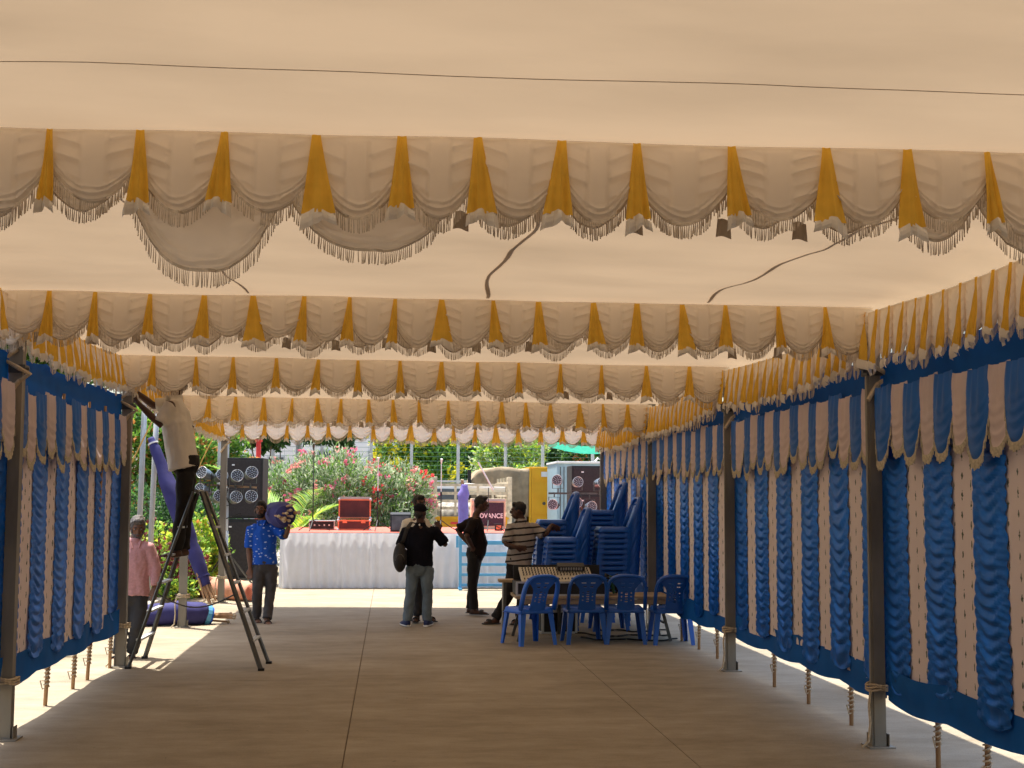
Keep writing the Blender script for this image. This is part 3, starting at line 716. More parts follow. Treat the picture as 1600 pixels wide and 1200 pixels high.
PRINT = [print_mesh(s) for s in range(4)]
def cswag_mesh(seed, mname, w=.36, h=.47):
    r = random.Random(seed); ph = r.uniform(0, 3)
    def L(u): return h * (.30 + .70 * (1 - abs(u) ** 2.9))
    def fn(a, b):
        u = 2 * a - 1; l = L(u); s = b * l
        y = -.024 * sin(pi * b * .8) * (1 - u * u) - .010 * (1 - u * u) - .008
        q = (s - .14 * (1 - u * u) * b) / .05 + ph
        y -= .011 * (.5 + .5 * cos(2 * pi * q)) * sstep(.28, .6, b) * (1 - u * u)
        y -= .016 * (.5 + .5 * cos(u * 11 + ph)) * sstep(.75, .1, b) * sstep(1.0, .8, abs(u))
        return V((u * w / 2 * (.78 + .34 * b - .1 * b * b), y, -s - .03 * h * (1 - u * u) * (1 - b)))
    m = MB(); m.grid(18, 22, fn); me = m.mesh('swag', mname, smooth=True)
    fr = MB(); n = 30
    for i in range(n):
        a = .06 + .88 * (i + .5) / n; p = fn(a, 1.0); ln = .045 * r.uniform(.8, 1.2)
        fr.loft([p + V((0, -.002, .004)), p + V((r.uniform(-.005, .005), -.004, -ln))], [.003, .0045], 4)
    fr.grid(26, 1, lambda a, b: fn(a, 1.0) + V((0, -.004, .007 - .018 * b)))
    return me, fr.mesh('fringe', 'fringe_gold')
CSW = {c: [cswag_mesh(s + 5, c) for s in range(3)] for c in ('blue_sw', 'pink')} if 'blue_sw' in M else None
M['blue_sw'] = mat('blue_swag_satin', (0.008, 0.13, 0.50), 0.5, var=0.15, scale=5, transl=0.15, spec=0.4)
CSW = {c: [cswag_mesh(s + 5, c) for s in range(3)] for c in ('blue_sw', 'pink')}
def curtain(label, a, b, seed, nstrip=11, nsw=16, hem=1.0, h0=CH0):
    a, b = V(a), V(b); d = b - a; ln = d.length; r = random.Random(seed + 7)
    t = thing('side_curtain', label, 'curtain', a, atan2(d.y, d.x), 'side curtains of the tent')
    top = lambda x: CH1 - .035 * abs(sin(pi * x / ln * 4)) ** .7 - .01
    bot = lambda x: h0 - .028 * abs(sin(pi * x / ln * 4)) + .02 * noise.noise(V((x, seed, 2)))
    def backf(u, v):
        x = u * ln; z = top(x) + (bot(x) - top(x)) * v
        y = .02 * noise.noise(V((x * 1.5, z * 1.2, seed))) + .008 * noise.noise(V((x * 5, z * 2, seed)))
        y += .06 * sstep(.5, 0, z - bot(x)) * noise.noise(V((x * .8, seed, 1)))
        return V((x, y, z))
    m = MB(); m.grid(50, 12, lambda u, v: backf(u, v) + V((0, .035, -.01 + .02 * v))); m.build('lining', 'blue_flat', t, smooth=True)
    m = MB(); m.grid(60, 5, lambda u, v: (lambda x: V((x, -.018 + .006 * noise.noise(V((x * 3, v, seed))), top(x) - .002 - .27 * v)))(u * ln)); m.build('top_band', 'blue_flat', t, smooth=True)
    m = MB(); m.grid(60, 5, lambda u, v: (lambda x: V((x, backf(u, 1).y - .018 + .012 * noise.noise(V((x * 2, v * 2, seed))), bot(x) - .004 + .24 * (1 - v))))(u * ln)); m.build('bottom_band', 'blue_flat', t, smooth=True)
    w = ln / nstrip
    for i in range(nstrip):
        cx = (i + .5) * w; zt = 2.50
        zl_ = zt - (bot(cx) + .16 + .06 * r.uniform(-1, 1))
        if i % 2 == 0: link('ruched_strip', r.choice(RUCHE), t, (cx, -.016, zt), (0, r.uniform(-.012, .012), 0), (w / .40 * 1.2, 1, zl_ / 2.1))
        else: link('printed_strip', r.choice(PRINT), t, (cx, -.006, zt), (0, r.uniform(-.012, .012), 0), (w / .36 * 1.35, 1, zl_ / 2.06))
    ws = ln / nsw
    for i in range(nsw):
        cx = (i + .5) * ws; c = 'pink' if i % 2 else 'blue_sw'
        me, fr = r.choice(CSW[c])
        s = link('swag', me, t, (cx, -.036 - .010 * ((i + seed) % 2) - .014 * r.random(), top(cx) - .235 + .02 * r.uniform(-1, 1)), (0, r.uniform(-.05, .05), 0), (ws / .36 * 1.34, 1, r.uniform(.90, 1.12) * 1.08))
        link('fringe', fr, s)
    return t
BN = ['bay beside the photographer', 'nearest bay in view', 'bay between the second and third posts', 'bay between the third and fourth posts', 'last full bay before the yard', 'rearmost bay', 'bay behind the photographer']
for k in range(-2, 5):
    y0 = ROWS[2 + k][0]; y1 = ROWS[3 + k][0]
    curtain('blue and pink striped curtain, right wall, %s' % BN[k], (XR + .07, y1 - .03, 0), (XR + .07, y0 + .02, 0), k)
for k in range(-2, 3):
    y0 = ROWS[2 + k][0] + SKEW + .15; y1 = ROWS[3 + k][0] + SKEW + .15
    curtain('blue and pink striped curtain, left wall, %s' % BN[k], (XL - .07, y0 + .02, 0), (XL - .07, y1 - .03, 0), k + 11, nstrip=11, nsw=14, h0=.36)
# stakes
sm = MB(); sm.loft([(0, 0, 0), (.004, 0, .9), (0, .004, 1.8), (-.003, 0, 2.60)], [.017, .016, .015, .013], 7); STK = sm.mesh('stick', 'wood', smooth=True)
sm = MB(); sm.loft([(0, 0, .31), (0, 0, .42)], [.024, .026], 8); STC = sm.mesh('sleeve', 'redcloth')
def rope_mesh(seed):
    r = random.Random(seed); m = MB(); n = 40; z0 = r.uniform(.10, .16)
    pts = [V((cos(i * .95) * .024, sin(i * .95) * .024, z0 + .20 * i / n + .006 * sin(i))) for i in range(n)]
    m.loft(pts, .006, 5)
    m.loft([pts[0], pts[0] + V((-.05, -.02, -.02)), pts[0] + V((-.07, -.03, .05)), pts[8] + V((-.03, -.01, .0))], .006, 5)
    return m.mesh('rope', 'rope')
STR = [rope_mesh(s) for s in range(3)]
def stake(label, x, y, rot):
    t = thing('stake', label, 'stake', (x, y, 0), 0, 'wooden stakes holding the curtains')
    t.rotation_euler = rot
    link('stick', STK, t); link('sleeve', STC, t); link('rope', random.choice(STR), t)
ys = [8.1, 8.85] + [10.55, 11.65, 12.7] + [14.95, 15.85, 16.8]
for i, y in enumerate(ys):
    stake('%s wooden stake from the camera under the right curtain' % ORD[i], XR + .115, y, (0, .012 * hash1(i, 3), 0))
for i, y in enumerate([11.9, 12.9, 13.5]):
    stake('%s rope-wound stake from the camera under the left curtain' % ORD[i], XL - .115, y, (0, .03 + .02 * hash1(i, 5), 0))
stake('wooden stake standing right beside the left post at the ladder', XL - .09, 14.42, (0, .0, 0))
# slim grey scaffold posts standing in the left verge and yard
def slim(label, px, pyb, D, top_py, tilt=0.0, r=.028, m='steel_light'):
    p = P(px, pyb, D); z = P(px, top_py, D).z
    t = thing('scaffold_pipe', label, 'pole', (p.x, D, 0), 0, 'slim grey pipes at the left')
    mb = MB(); mb.loft([(0, 0, 0), (tilt * .5, 0, z / 2), (tilt, 0, z)], r, 8); mb.build('pipe', m, t, smooth=True)
    mb = MB(); mb.box((0, 0, .005), (.12, .12, .01)); mb.build('foot_plate', m, t)
    mb = MB(); mb.box((tilt * .97, -r, z * .97), (.09, .05, .06)); mb.build('clamp', 'steel_dark', t)
slim('slim grey pipe nearest the left curtain post', 214, 900, 23.0, 560, .06, .045)
slim('slim grey pipe next to the leaning violet bundle', 232, 900, 22.0, 560, .08, .042)
slim('thin grey pipe behind the ladder man', 337, 880, 33.0, 560, .05, .04)
slim('thin grey pipe left of the big left speaker', 350, 880, 34.0, 560, .05, .04)
def rope(label, pts, r=.012, m='rope_yellow', nm='rope'):
    mb = MB(); p0 = V(pts[0]); mb.loft([V(p) - p0 for p in pts], r, 6)
    o = mb.build(nm, m); o.location = p0; return tag(o, label, 'rope', 'guy ropes at the left')
rope('yellow guy rope slanting down beside the left post', [P(237, 660, 20.5), P(222, 690, 21.2), P(206, 722, 22), P(186, 760, 23), P(150, 860, 25)])
rope('yellow guy rope slanting behind the ladder man', [P(345, 660, 25), P(330, 690, 26), P(316, 718, 27), P(290, 780, 28.5), P(250, 880, 31)])
# ============================================================ STAGE AND YARD
SY = 26.5; SZ = P(560, 833, SY).z; SX0 = G(440, 918).x; SX1 = 5.2; SD = 5.0
stage = thing('stage', 'low stage with red carpet and white pleated cloth skirt', 'stage', (SX0, SY, 0))
SWD = SX1 - SX0
m = MB(); m.box((SWD / 2, SD / 2, SZ - .06), (SWD - .04, SD - .04, .10)); m.build('deck', 'table_wood', stage)
for i in range(5):
    for j in range(2):
        m = MB(); m.box((.15 + i * (SWD - .3) / 4, .2 + j * (SD - .4), (SZ - .11) / 2), (.06, .06, SZ - .11)); m.build('leg', 'steel_dark', stage)
m = MB(); m.grid(40, 20, lambda a, b: V((SWD * a, SD * b, SZ + .004 + .012 * noise.noise(V((a * 14, b * 6, 1)))))); m.build('carpet', 'carpet_red', stage, smooth=True, solid=-.006)
np_ = 13
for i in range(np_):
    w = SWD / np_; r = random.Random(i); ph = r.uniform(0, 6); r1 = r.random()
    def sf(a, b, i=i, ph=ph, w=w):
        x = i * w + (w + .02) * a; k = .35 + .65 * b
        y = -.030 - .045 * k * (.5 + .5 * sin(a * 6.28 * (2.2 + 1.5 * r1) + ph + .9 * sin(b * 2 + i) + 2.5 * noise.noise(V((x * 2.3, b * .7, 4))))) - .035 * k * noise.noise(V((x * 7, b * 1.1, i))) - .003 * (i % 2)
        return V((x, y - .03 * b * abs(noise.noise(V((x, 2, 3)))), (SZ - .012) * (1 - b) + .012))
    m = MB(); m.grid(34, 10, sf); m.build('skirt_panel', 'skirt', stage, smooth=True)
for i in range(5):
    m = MB(); w = SD / 5
    m.grid(18, 8, lambda a, b: V((-.015 - .03 * (.4 + .6 * b) * (.5 + .5 * sin(a * 18 + i)), i * w + (w + .01) * a, (SZ - .012) * (1 - b) + .012))); m.build('skirt_panel', 'skirt', stage, smooth=True)
def on_stage(px, D): q = P(px, 800, D); return V((q.x, D, SZ + .012))
# blue railing in front of the stage
q0 = P(719, 918, 26.0); q1 = P(845, 918, 26.0)
t = thing('railing', 'sky-blue steel railing standing before the stage skirt', 'railing', (q0.x, 26.0, 0)); LW = q1.x - q0.x
for k, py in enumerate((848, 866, 882, 898, 914)):
    z = P(740, py, 26.0).z; m = MB(); m.box((LW / 2, 0, z), (LW - .05, .035, .075 if k in (0, 1) else .05)); m.build('rail', 'rail_blue', t, bevel=.006)
for x in (0, LW):
    m = MB(); m.box((x, 0, .55), (.055, .055, 1.1)); m.build('upright', 'rail_blue', t, bevel=.006)
    m = MB(); m.box((x, .1, .02), (.06, .5, .04)); m.build('foot', 'rail_blue', t)
m = MB(); m.box((-.06, -.01, .9), (.05, .05, .22)); m.build('hinge_bracket', 'rail_blue', t)
# --- speakers
def speaker_box(parent, c, w, d, h, nm='cabinet'):
    cb = MB(); cb.box((c[0], c[1], c[2] + h / 2), (w, d, h)); o = cb.build(nm, 'black', parent, bevel=.012)
    g = MB(); g.box((c[0], c[1] - d / 2 - .007, c[2] + h / 2), (w - .09, .012, h - .09)); g.build('grille', 'speaker', o, bevel=.004)
    g = MB(); g.box((c[0] - w * .22, c[1] - d / 2 - .017, c[2] + h - .14), (.055, .006, .028)); g.build('badge', 'white', o)
    return o
sx = P(380, 900, 27.6)
t = thing('speaker_stack', 'tall black loudspeaker stack on castors left of the stage', 'speaker', (sx.x, 27.6, 0), -.06)
speaker_box(t, (0, 0, .16), .92, .8, 1.12); speaker_box(t, (0, 0, 1.30), .80, .7, P(380, 716, 27.6).z - 1.30)
m = MB(); m.box((.02, 0, .13), (1.02, .86, .05)); m.build('dolly', 'steel_dark', t)
for a in (-.42, .42):
    for b in (-.34, .34):
        m = MB(); m.cyl((a - .025, b, .05), (a + .025, b, .05), .05, 12); m.box((a, b, .09), (.03, .06, .05)); m.build('castor', 'rubber', t)
q = on_stage(919, 30.6)
t = thing('speaker_stack', 'black loudspeaker on the stage behind the blue chair stacks', 'speaker', q, .03)
zt = P(919, 729, 30.6).z - q.z
speaker_box(t, (0, 0, 0), .86, .7, zt * .55); speaker_box(t, (0, 0, zt * .55 + .01), .86, .7, zt * .45)
# --- par lamps on bars
def par_meshes():
    b = MB(); n = 18
    b.loft([(0, .16, 0), (0, .13, 0), (0, .02, 0), (0, -.11, 0), (0, -.14, 0)], [.03, .075, .098, .102, .108], n, caps=False)
    b.loft([(0, .161, 0), (0, .16, 0)], [.03, .03], n)
    body = b.mesh('can', 'can', smooth=True)
    l = MB(); l.loft([(0, -.122, 0), (0, -.128, 0)], [.098, .098], n); lens = l.mesh('lens', 'speaker')
    d = MB()
    for rr, k in ((.0, 1), (.042, 6), (.078, 11)):
        for i in range(k):
            a = 2 * pi * i / k + rr * 9; d.loft([(rr * cos(a), -.128, rr * sin(a)), (rr * cos(a), -.134, rr * sin(a))], [.0135, .012], 8)
    led = d.mesh('lamp_cells', 'lens')
    rg = MB(); rg.loft([V((cos(2 * pi * i / 22) * .108, -.135, sin(2 * pi * i / 22) * .108)) for i in range(23)], .007, 5); ring = rg.mesh('front_ring', 'alu')
    y = MB()
    for s in (-1, 1): y.box((s * .122, 0, .07), (.008, .035, .19))
    y.box((0, 0, .165), (.252, .035, .008)); y.cyl((0, 0, .165), (0, 0, .25), .014, 8)
    return [('can', body), ('lens', lens), ('lamp_cells', led), ('front_ring', ring), ('yoke', y.mesh('yoke', 'steel_dark'))]
PAR = par_meshes()
def par(label, loc, aim, tilt, up, group):
    t = thing('stage_lamp', label, 'stage lamp', loc, aim, group)
    for nm, me in PAR:
        o = link(nm, me, t)
        if nm == 'yoke': o.rotation_euler = (0, 0 if up else pi, 0)
        else: o.rotation_euler = (tilt, 0, 0)
D = 25.6; q = P(355, 800, D); zb = P(355, 759, D).z
t = thing('light_stand', 'T-bar light stand on tripod in front of the left speaker stack', 'light stand', (q.x, D, 0))
m = MB(); m.cyl((0, 0, .5), (0, 0, zb), .022, 10); m.cyl((0, 0, .12), (0, 0, 1.1), .03, 10); m.build('pole', 'steel_light', t, smooth=True)
xl, xr = P(314, 759, D).x - q.x, P(401, 764, D).x - q.x
m = MB(); m.bar((xl, 0, zb + .02), (xr, 0, zb - .03), .035, .035); m.build('crossbar', 'wood', t)
m = MB(); m.loft([(.02, -.03, zb + .05), (-.02, -.05, zb - .2), (.05, -.04, zb - .35), (-.08, -.05, zb - .38), (-.02, -.04, zb - .6), (.25, -.03, zb - .5), (.30, -.03, zb - .62)], .012, 6); m.build('cable', 'rubber', t)
for k in range(3):
    a = k * 2.1 + .5; m = MB(); m.bar((0, 0, .75), (cos(a) * .6, sin(a) * .6, .02), .025); m.build('leg', 'steel_dark', t)
for i, (px, py, az, up) in enumerate([(322, 741, -.5, 0), (343, 745, .5, 0), (369, 746, .25, 0), (391, 741, .35, 0), (319, 767, -.6, 1), (340, 778, .4, 1), (367, 779, .3, 1), (391, 778, .25, 1)]):
    p = P(px, py, D - .05)
    par('black stage lamp on the left light stand, %s row, %s from the left' % ('lower' if up else 'upper', ORD[i % 4]), p, az, -.25, up, 'stage lamps on the left stand')
D = 29.3; q = on_stage(905, D); zb = P(905, 771, D).z - SZ - .012
t = thing('light_stand', 'T-bar light stand on the stage behind the stacked chairs', 'light stand', q)
m = MB(); m.cyl((0, 0, .1), (0, 0, zb), .025, 10); m.build('pole', 'steel_dark', t)
m = MB(); m.bar((P(857, 771, D).x - q.x, 0, zb), (P(945, 771, D).x - q.x, 0, zb), .04); m.build('crossbar', 'steel_dark', t)
for k in range(3):
    a = k * 2.1 + .5; m = MB(); m.bar((0, 0, .55), (cos(a) * .5, sin(a) * .5, .02), .025); m.build('leg', 'steel_dark', t)
for i, (px, py, az, up) in enumerate([(872, 751, -.3, 0), (901, 754, .1, 0), (936, 755, .35, 0), (866, 789, -.4, 1), (899, 786, .2, 1), (921, 792, .3, 1)]):
    par('black stage lamp on the right light stand, %s row, %s from the left' % ('lower' if up else 'upper', ORD[i % 3]), P(px, py, D - .05), az, -.1, up, 'stage lamps on the right stand')
# --- things on the stage
def flight_case(label, loc, w, d, h, lid=True, trim='case_orange', panel='maroon', rz=0, logo=None):
    t = thing('flight_case', label, 'case', loc, rz)
    def frame(par, z0, hh, y0, dd, nm):
        m = MB(); m.box((0, y0, z0 + hh / 2), (w - .03, dd, hh - .01)); o = m.build(nm, panel, par)
        e = MB()
        for s in (-1, 1):
            e.box((s * (w / 2 - .015), y0 - dd / 2 - .004, z0 + hh / 2), (.03, .02, hh))
            e.box((0, y0 - dd / 2 - .004, z0 + hh / 2 + s * (hh / 2 - .015)), (w - .062, .02, .03))
            e.box((s * (w / 2 - .006), y0 + .01, z0 + hh - .012), (.02, dd, .02))
        e.build('edge_trim', trim, o)
        c = MB()
        for s in (-1, 1):
            for u in (-1, 1): c.ell((s * (w / 2 - .01), y0 - dd / 2 - .01, z0 + hh / 2 + u * (hh / 2 - .01)), (.03, .02, .03), 8, 6)
        c.build('corner_ball', 'alu', o)
        return o
    b = frame(t, 0, h, 0, d, 'base_box')
    for s in (-1, 1):
        l = MB(); l.box((s * w * .28, -d / 2 - .022, h - .03), (.09, .015, .07)); l.build('latch', trim, t)
    if lid:
        o = frame(t, h + .02, h * 1.9, d / 2 - .06, .12, 'lid'); 
        e = MB(); e.box((0, d / 2 - .06, h * 2.9 + .04), (w, .13, .05)); e.build('lid_rim', 'alu', t)
    return t
q = on_stage(554, 28.4); hh = P(554, 780, 28.4).z - SZ
flight_case('open maroon flight case with orange trim standing on the stage', q, .66, .5, hh * .33, True)
q = on_stage(504, 29.0)
t = thing('amplifier', 'low rack amplifier with silver handles on the stage', 'amplifier', q)
m = MB(); m.box((0, 0, .085), (.50, .4, .15)); m.build('case', 'black', t, bevel=.006)
for s in (-1, 1):
    m = MB(); m.box((s * .255, -.19, .085), (.02, .06, .16)); m.build('handle', 'alu', t)
m = MB(); m.box((0, 0, .175), (.53, .42, .02)); m.build('lid', 'alu', t, bevel=.004)
for i in range(4):
    m = MB(); m.cyl((-.15 + i * .1, -.2, .09), (-.15 + i * .1, -.215, .09), .018, 10); m.build('knob', 'alu', t)
q = on_stage(626, 27.2)
t = thing('wedge_monitor', 'black wedge monitor speaker on the stage edge by the capped man', 'speaker', q)
m = MB(); m.add([(-.2, -.2, 0), (.2, -.2, 0), (.2, .2, 0), (-.2, .2, 0), (-.2, -.12, .34), (.2, -.12, .34), (.2, .12, .38), (-.2, .12, .38)], [(3, 2, 1, 0), (4, 5, 6, 7), (0, 1, 5, 4), (1, 2, 6, 5), (2, 3, 7, 6), (3, 0, 4, 7)]); m.build('cabinet', 'black', t, bevel=.01)
m = MB(); m.box((0, -.172, .17), (.34, .012, .28), Matrix.Rotation(-.23, 3, 'X')); m.build('grille', 'steel_dark', t)
def mic_stand(label, px, D, top_py, white=True, boom=None):
    q = on_stage(px, D); z = P(px, top_py, D).z - q.z
    t = thing('microphone_stand', label, 'microphone stand', q, 0, 'microphone stands on the stage')
    m = MB(); m.cyl((0, 0, .1), (0, 0, z * .55), .012, 8); m.build('lower_tube', 'black', t)
    m = MB(); m.cyl((0, 0, z * .55), (0, 0, z), .009, 8); m.build('upper_tube', 'white' if white else 'steel_dark', t)
    for k in range(3):
        a = k * 2.094 + .4; m = MB(); m.loft([(0, 0, .22), (cos(a) * .2, sin(a) * .2, .09), (cos(a) * .36, sin(a) * .36, .01)], .010, 6); m.build('leg', 'black', t)
    m = MB(); m.cyl((0, 0, z * .55 - .04), (0, 0, z * .55 + .04), .02, 8); m.build('clutch', 'black', t)
    if boom:
        a = P(*boom[0], D) - q; b = P(*boom[1], D) - q
        m = MB(); m.cyl(a, b, .016, 8); m.build('boom', 'white', t)
    else:
        m = MB(); m.loft([(0, 0, z), (0, -.02, z + .05), (0, -.03, z + .09)], [.012, .02, .026], 8); m.build('microphone', 'white' if white else 'steel_dark', t)
mic_stand('tall dark microphone stand left of the maroon case', 489, 27.6, 700, False)
mic_stand('microphone stand with white upper tube right of the maroon case', 590, 27.6, 722)
mic_stand('microphone stand with white top beside the capped man', 689, 27.6, 724)
mic_stand('microphone stand with long white boom behind the man with hands on hips', 763, 27.9, 762, False, ((747, 722), (771, 766)))
# big case with lettering
q = on_stage(762, 29.6); w = P(789, 800, 29.6).x - P(736, 800, 29.6).x; h = P(762, 779, 29.6).z - q.z
t = thing('flight_case', 'dark purple loudspeaker case with white ADVANCE lettering on the stage', 'case', q)
m = MB(); m.box((0, 0, h / 2), (w, .5, h)); m.build('box', 'cream_paint', t, bevel=.01)
m = MB(); m.box((.01, -.255, h * .49), (w - .10, .012, h - .16)); pan = m.build('front_panel', mat('dark_purple_grille', (.05, .03, .045), .7, var=.2, scale=30), t)
m = MB(); m.box((0, -.262, h - .035), (w - .04, .02, .05)); m.build('lid_rim', 'alu', t)
fc = bpy.data.curves.new('lettering', 'FONT'); fc.body = 'ADVANCE'; fc.size = .19; fc.align_x = 'CENTER'; fc.align_y = 'CENTER'; fc.extrude = .002; fc.offset = .004
fo = bpy.data.objects.new('tmpf', fc); col.objects.link(fo); bpy.context.view_layer.update(); dg = bpy.context.evaluated_depsgraph_get()
fme = bpy.data.meshes.new_from_object(fo.evaluated_get(dg)); bpy.data.objects.remove(fo); fme.materials.clear(); fme.materials.append(M['white'])
sc_ = (w - .14) / max(.01, max(v.co.x for v in fme.vertices) - min(v.co.x for v in fme.vertices))
link('lettering', fme, t, (.02, -.265, P(765, 806, 29.6).z - q.z), (pi / 2, 0, 0), (sc_, sc_ * 1.1, 1))
q = on_stage(779, 28.2)
t = thing('small_sign', 'small black box with orange edge standing on the stage', 'box', q)
m = MB(); m.box((0, 0, .07), (.15, .12, .14)); m.build('box', 'black', t, bevel=.006)
m = MB(); m.box((0, -.063, .07), (.10, .006, .08)); m.build('front_plate', 'case_orange', t)

# ------------------------------------------------------------ bundles, carpet roll
def bundle(name, label, pts, rad, mname, cat='cloth bundle', sticks=None, ties=(), seg=18, group=None):
    p0 = V(pts[0]); t = thing(name, label, cat, (p0.x, p0.y, 0), 0, group); o = V((p0.x, p0.y, 0)); r = random.Random(len(label))
    n = 30; P_ = []; R_ = []
    for i in range(n + 1):
        s = i / n * (len(pts) - 1); k = min(int(s), len(pts) - 2); f = s - k
        P_.append(V(pts[k]).lerp(V(pts[k + 1]), f) - o); R_.append(rad[k] + (rad[k + 1] - rad[k]) * (f * f * (3 - 2 * f)))
    m = MB(); m.loft(P_, R_, seg)
    ax = (P_[-1] - P_[0]).normalized()
    vs = []
    for v in m.v:
        q = V(v); d = noise.noise(V((q.x * 7, q.y * 7, q.z * 7))) * .02 + noise.noise(V((q.x * 2.5, q.y * 2.5, q.z * 2.5))) * .03
        k = min(range(len(P_)), key=lambda j: (P_[j] - q).length); u = q - P_[k]
        if u.length > .01: q = q + u.normalized() * d * min(1, u.length * 8)
        vs.append((q.x, q.y, max(q.z, .004)))
    m.v = vs; m.build('cloth', mname, t, smooth=True)
    for (s, tm, w) in ties:
        k = int(s * n); m = MB(); a = P_[k]; dd = (P_[min(k + 1, n)] - P_[max(k - 1, 0)]).normalized()
        m.loft([a - dd * w, a + dd * w], [R_[k] * 1.1 + .012, R_[k] * 1.1 + .012], seg); m.build('tie', tm, t)
    if sticks:
        end, dirv, cnt, ln, spread = sticks
        dirv = V(dirv).normalized(); sd = dirv.cross(V((0, 0, 1)))
        sd = sd.normalized() if sd.length > .05 else V((1, 0, 0)); up = sd.cross(dirv)
        for i in range(cnt):
            a = r.uniform(0, 6.28); rr = r.uniform(.1, 1) * spread; off = sd * cos(a) * rr + up * sin(a) * rr
            b0 = V(end) - o + off * .8 - dirv * .25; b1 = V(end) - o + off * 1.3 + dirv * ln * r.uniform(.6, 1)
            b1.z = max(b1.z, .02)
            m = MB(); m.loft([b0, b1], [.016, .014], 6); m.build('stick', 'wood', t)
            e = MB(); e.ell(b1, (.026, .026, .022), 7, 5); e.build('rope_wrap', 'rope', t)
    return t
bundle('cloth_bundle', 'violet cloth bundle with sticks lying on the road behind the ladder', [(-3.45, 18.9, .14), (-2.85, 19.05, .16), (-2.52, 19.2, .13), (-2.40, 19.24, .10)], [.12, .17, .15, .09], 'purple', sticks=((-2.36, 19.25, .09), (1, .1, -.05), 7, .26, .08), ties=((.86, 'rail_blue', .03), (.93, 'plastic_blue2', .03)), group='rolled curtain bundles')
top = P(236, 684, 21.0); bt = P(322, 915, 20.6)
bundle('cloth_bundle', 'tall violet cloth bundle leaning upright behind the ladder man', [top, top.lerp(bt, .10), top.lerp(bt, .5), top.lerp(bt, .85), bt], [.05, .08, .14, .11, .07], 'purple', sticks=(bt, bt - top, 8, .30, .10), ties=((.10, 'white', .012), (.92, 'purple', .012)), group='rolled curtain bundles')
c0 = P(258, 914, 25.3); c1 = P(394, 938, 23.2); c0.z = .19; c1.z = .155
t = bundle('carpet_roll', 'salmon carpet rolled up and lying beside the left kerb', [c0, c0.lerp(c1, .3), c0.lerp(c1, .75), c1], [.15, .19, .18, .15], 'carpet_pink', 'carpet roll')
m = MB(); a = c1 - V((c0.x, c0.y, 0)); dd = (c1 - c0).normalized()
for i in range(5):
    rr = .13 - .025 * i; sd = dd.cross(V((0, 0, 1))).normalized(); m.loft([a + dd * .006 + sd * cos(k * .4) * rr + V((0, 0, 1)) * sin(k * .4) * rr for k in range(17)], .006, 5)
m.build('spiral_edge', 'carpet_red', t)
a = P(724, 757, 33.6); b = P(724, 850, 33.6)
bundle('cloth_bundle', 'lilac cloth bundle standing upright against the slatted lorry', [(a.x + .03, 33.6, a.z), (a.x, 33.6, a.z - .3), (b.x, 33.6, b.z), (b.x, 33.6, .0)], [.08, .13, .12, .12], 'purple_light', sticks=((a.x, 33.6, a.z), (0, 0, 1), 4, .12, .06), group='rolled curtain bundles')
# ------------------------------------------------------------ vehicles behind the stage
D = 37.0; xl, xr = P(676, 800, D).x, P(799, 800, D).x
t = thing('slatted_lorry', 'open slatted lorry with cream posts and orange tailboard', 'lorry', ((xl + xr) / 2, D, 0)); W = xr - xl
zt = P(740, 745, D).z; zb = P(740, 807, D).z
m = MB(); m.box((0, 2.2, .75), (W - .1, 4.4, .18)); m.build('bed', 'steel_dark', t)
m = MB(); m.box((0, -.02, (zb + .62) / 2), (W - .12, .05, zb - .62)); tb_ = m.build('tailboard', 'orange', t, bevel=.008)
m = MB()
for z in (zb - .05, (zb + .62) / 2, .68): m.box((0, -.055, z), (W - .14, .02, .05))
m.build('tailboard_rib', 'orange', tb_)
m = MB(); m.box((-W * .22, -.06, (zb + .62) / 2 + .12), (.22, .012, .06)); m.build('red_marking', 'flower_red', tb_)
for s in (-1, 1):
    m = MB(); m.box((s * (W / 2 - .05), 0, (zt + .6) / 2), (.12, .12, zt - .6)); m.build('corner_post', 'cream_paint', t, bevel=.01)
    for k in range(4):
        m = MB(); m.box((s * (W / 2 - .05), .9 + k * 1.05, (zt + .7) / 2), (.06, .06, zt - .7)); m.build('side_post', 'cream_paint', t)
    for k in range(5):
        z = .95 + k * (zt - 1.05) / 4.3; m = MB(); m.box((s * (W / 2 - .10), 2.2, z), (.03, 4.2, .12)); m.build('side_slat', 'cream_paint', t)
for k, py in enumerate((758, 771, 783, 794)):
    z = P(740, py, D).z; m = MB(); m.box((0, -.01 + .02 * (k % 2), z), (W - .2, .05, .075)); m.build('rear_slat', 'cream_paint', t)
for x in (-.45, .15, .55):
    m = MB(); m.box((x, .0, (zt + zb) / 2 - .1), (.06, .05, zt - zb - .25)); m.build('rear_upright', 'cream_paint', t)
r = random.Random(3)
for k in range(7):
    m = MB(); m.ell((r.uniform(-.7, .7), r.uniform(.4, 3.6), 1.15 + .12 * r.random()), (.45, .5, .38), 10, 7); o = m.build('load_sack', 'canvas_grey', t, smooth=True)
m = MB(); m.loft([(-.2, .25, zb + .78), (.9, .3, zb + .72)], [.12, .10], 10); m.build('rolled_sheet', 'white', t, smooth=True)
m = MB(); m.box((0, 5.3, 1.35), (W - .15, 1.6, 1.5)); m.build('cab', 'white', t, bevel=.08)
m = MB(); m.box((0, 4.49, 1.75), (W - .5, .02, .45)); m.build('rear_window', 'glass', t)
for s in (-1, 1):
    for y in (.9, 5.2):
        m = MB(); m.cyl((s * (W / 2 - .35), y, .38), (s * (W / 2 - .12), y, .38), .38, 18); m.build('wheel', 'rubber', t)
D = 41.0; x0, x1, x2 = P(735, 800, D).x, P(828, 800, D).x, P(858, 800, D).x; zt = P(800, 729, D).z
t = thing('box_truck', 'orange-yellow box truck with a brown tarpaulin over its load', 'truck', (x0, D, 0)); W1, W2 = x1 - x0, x2 - x0
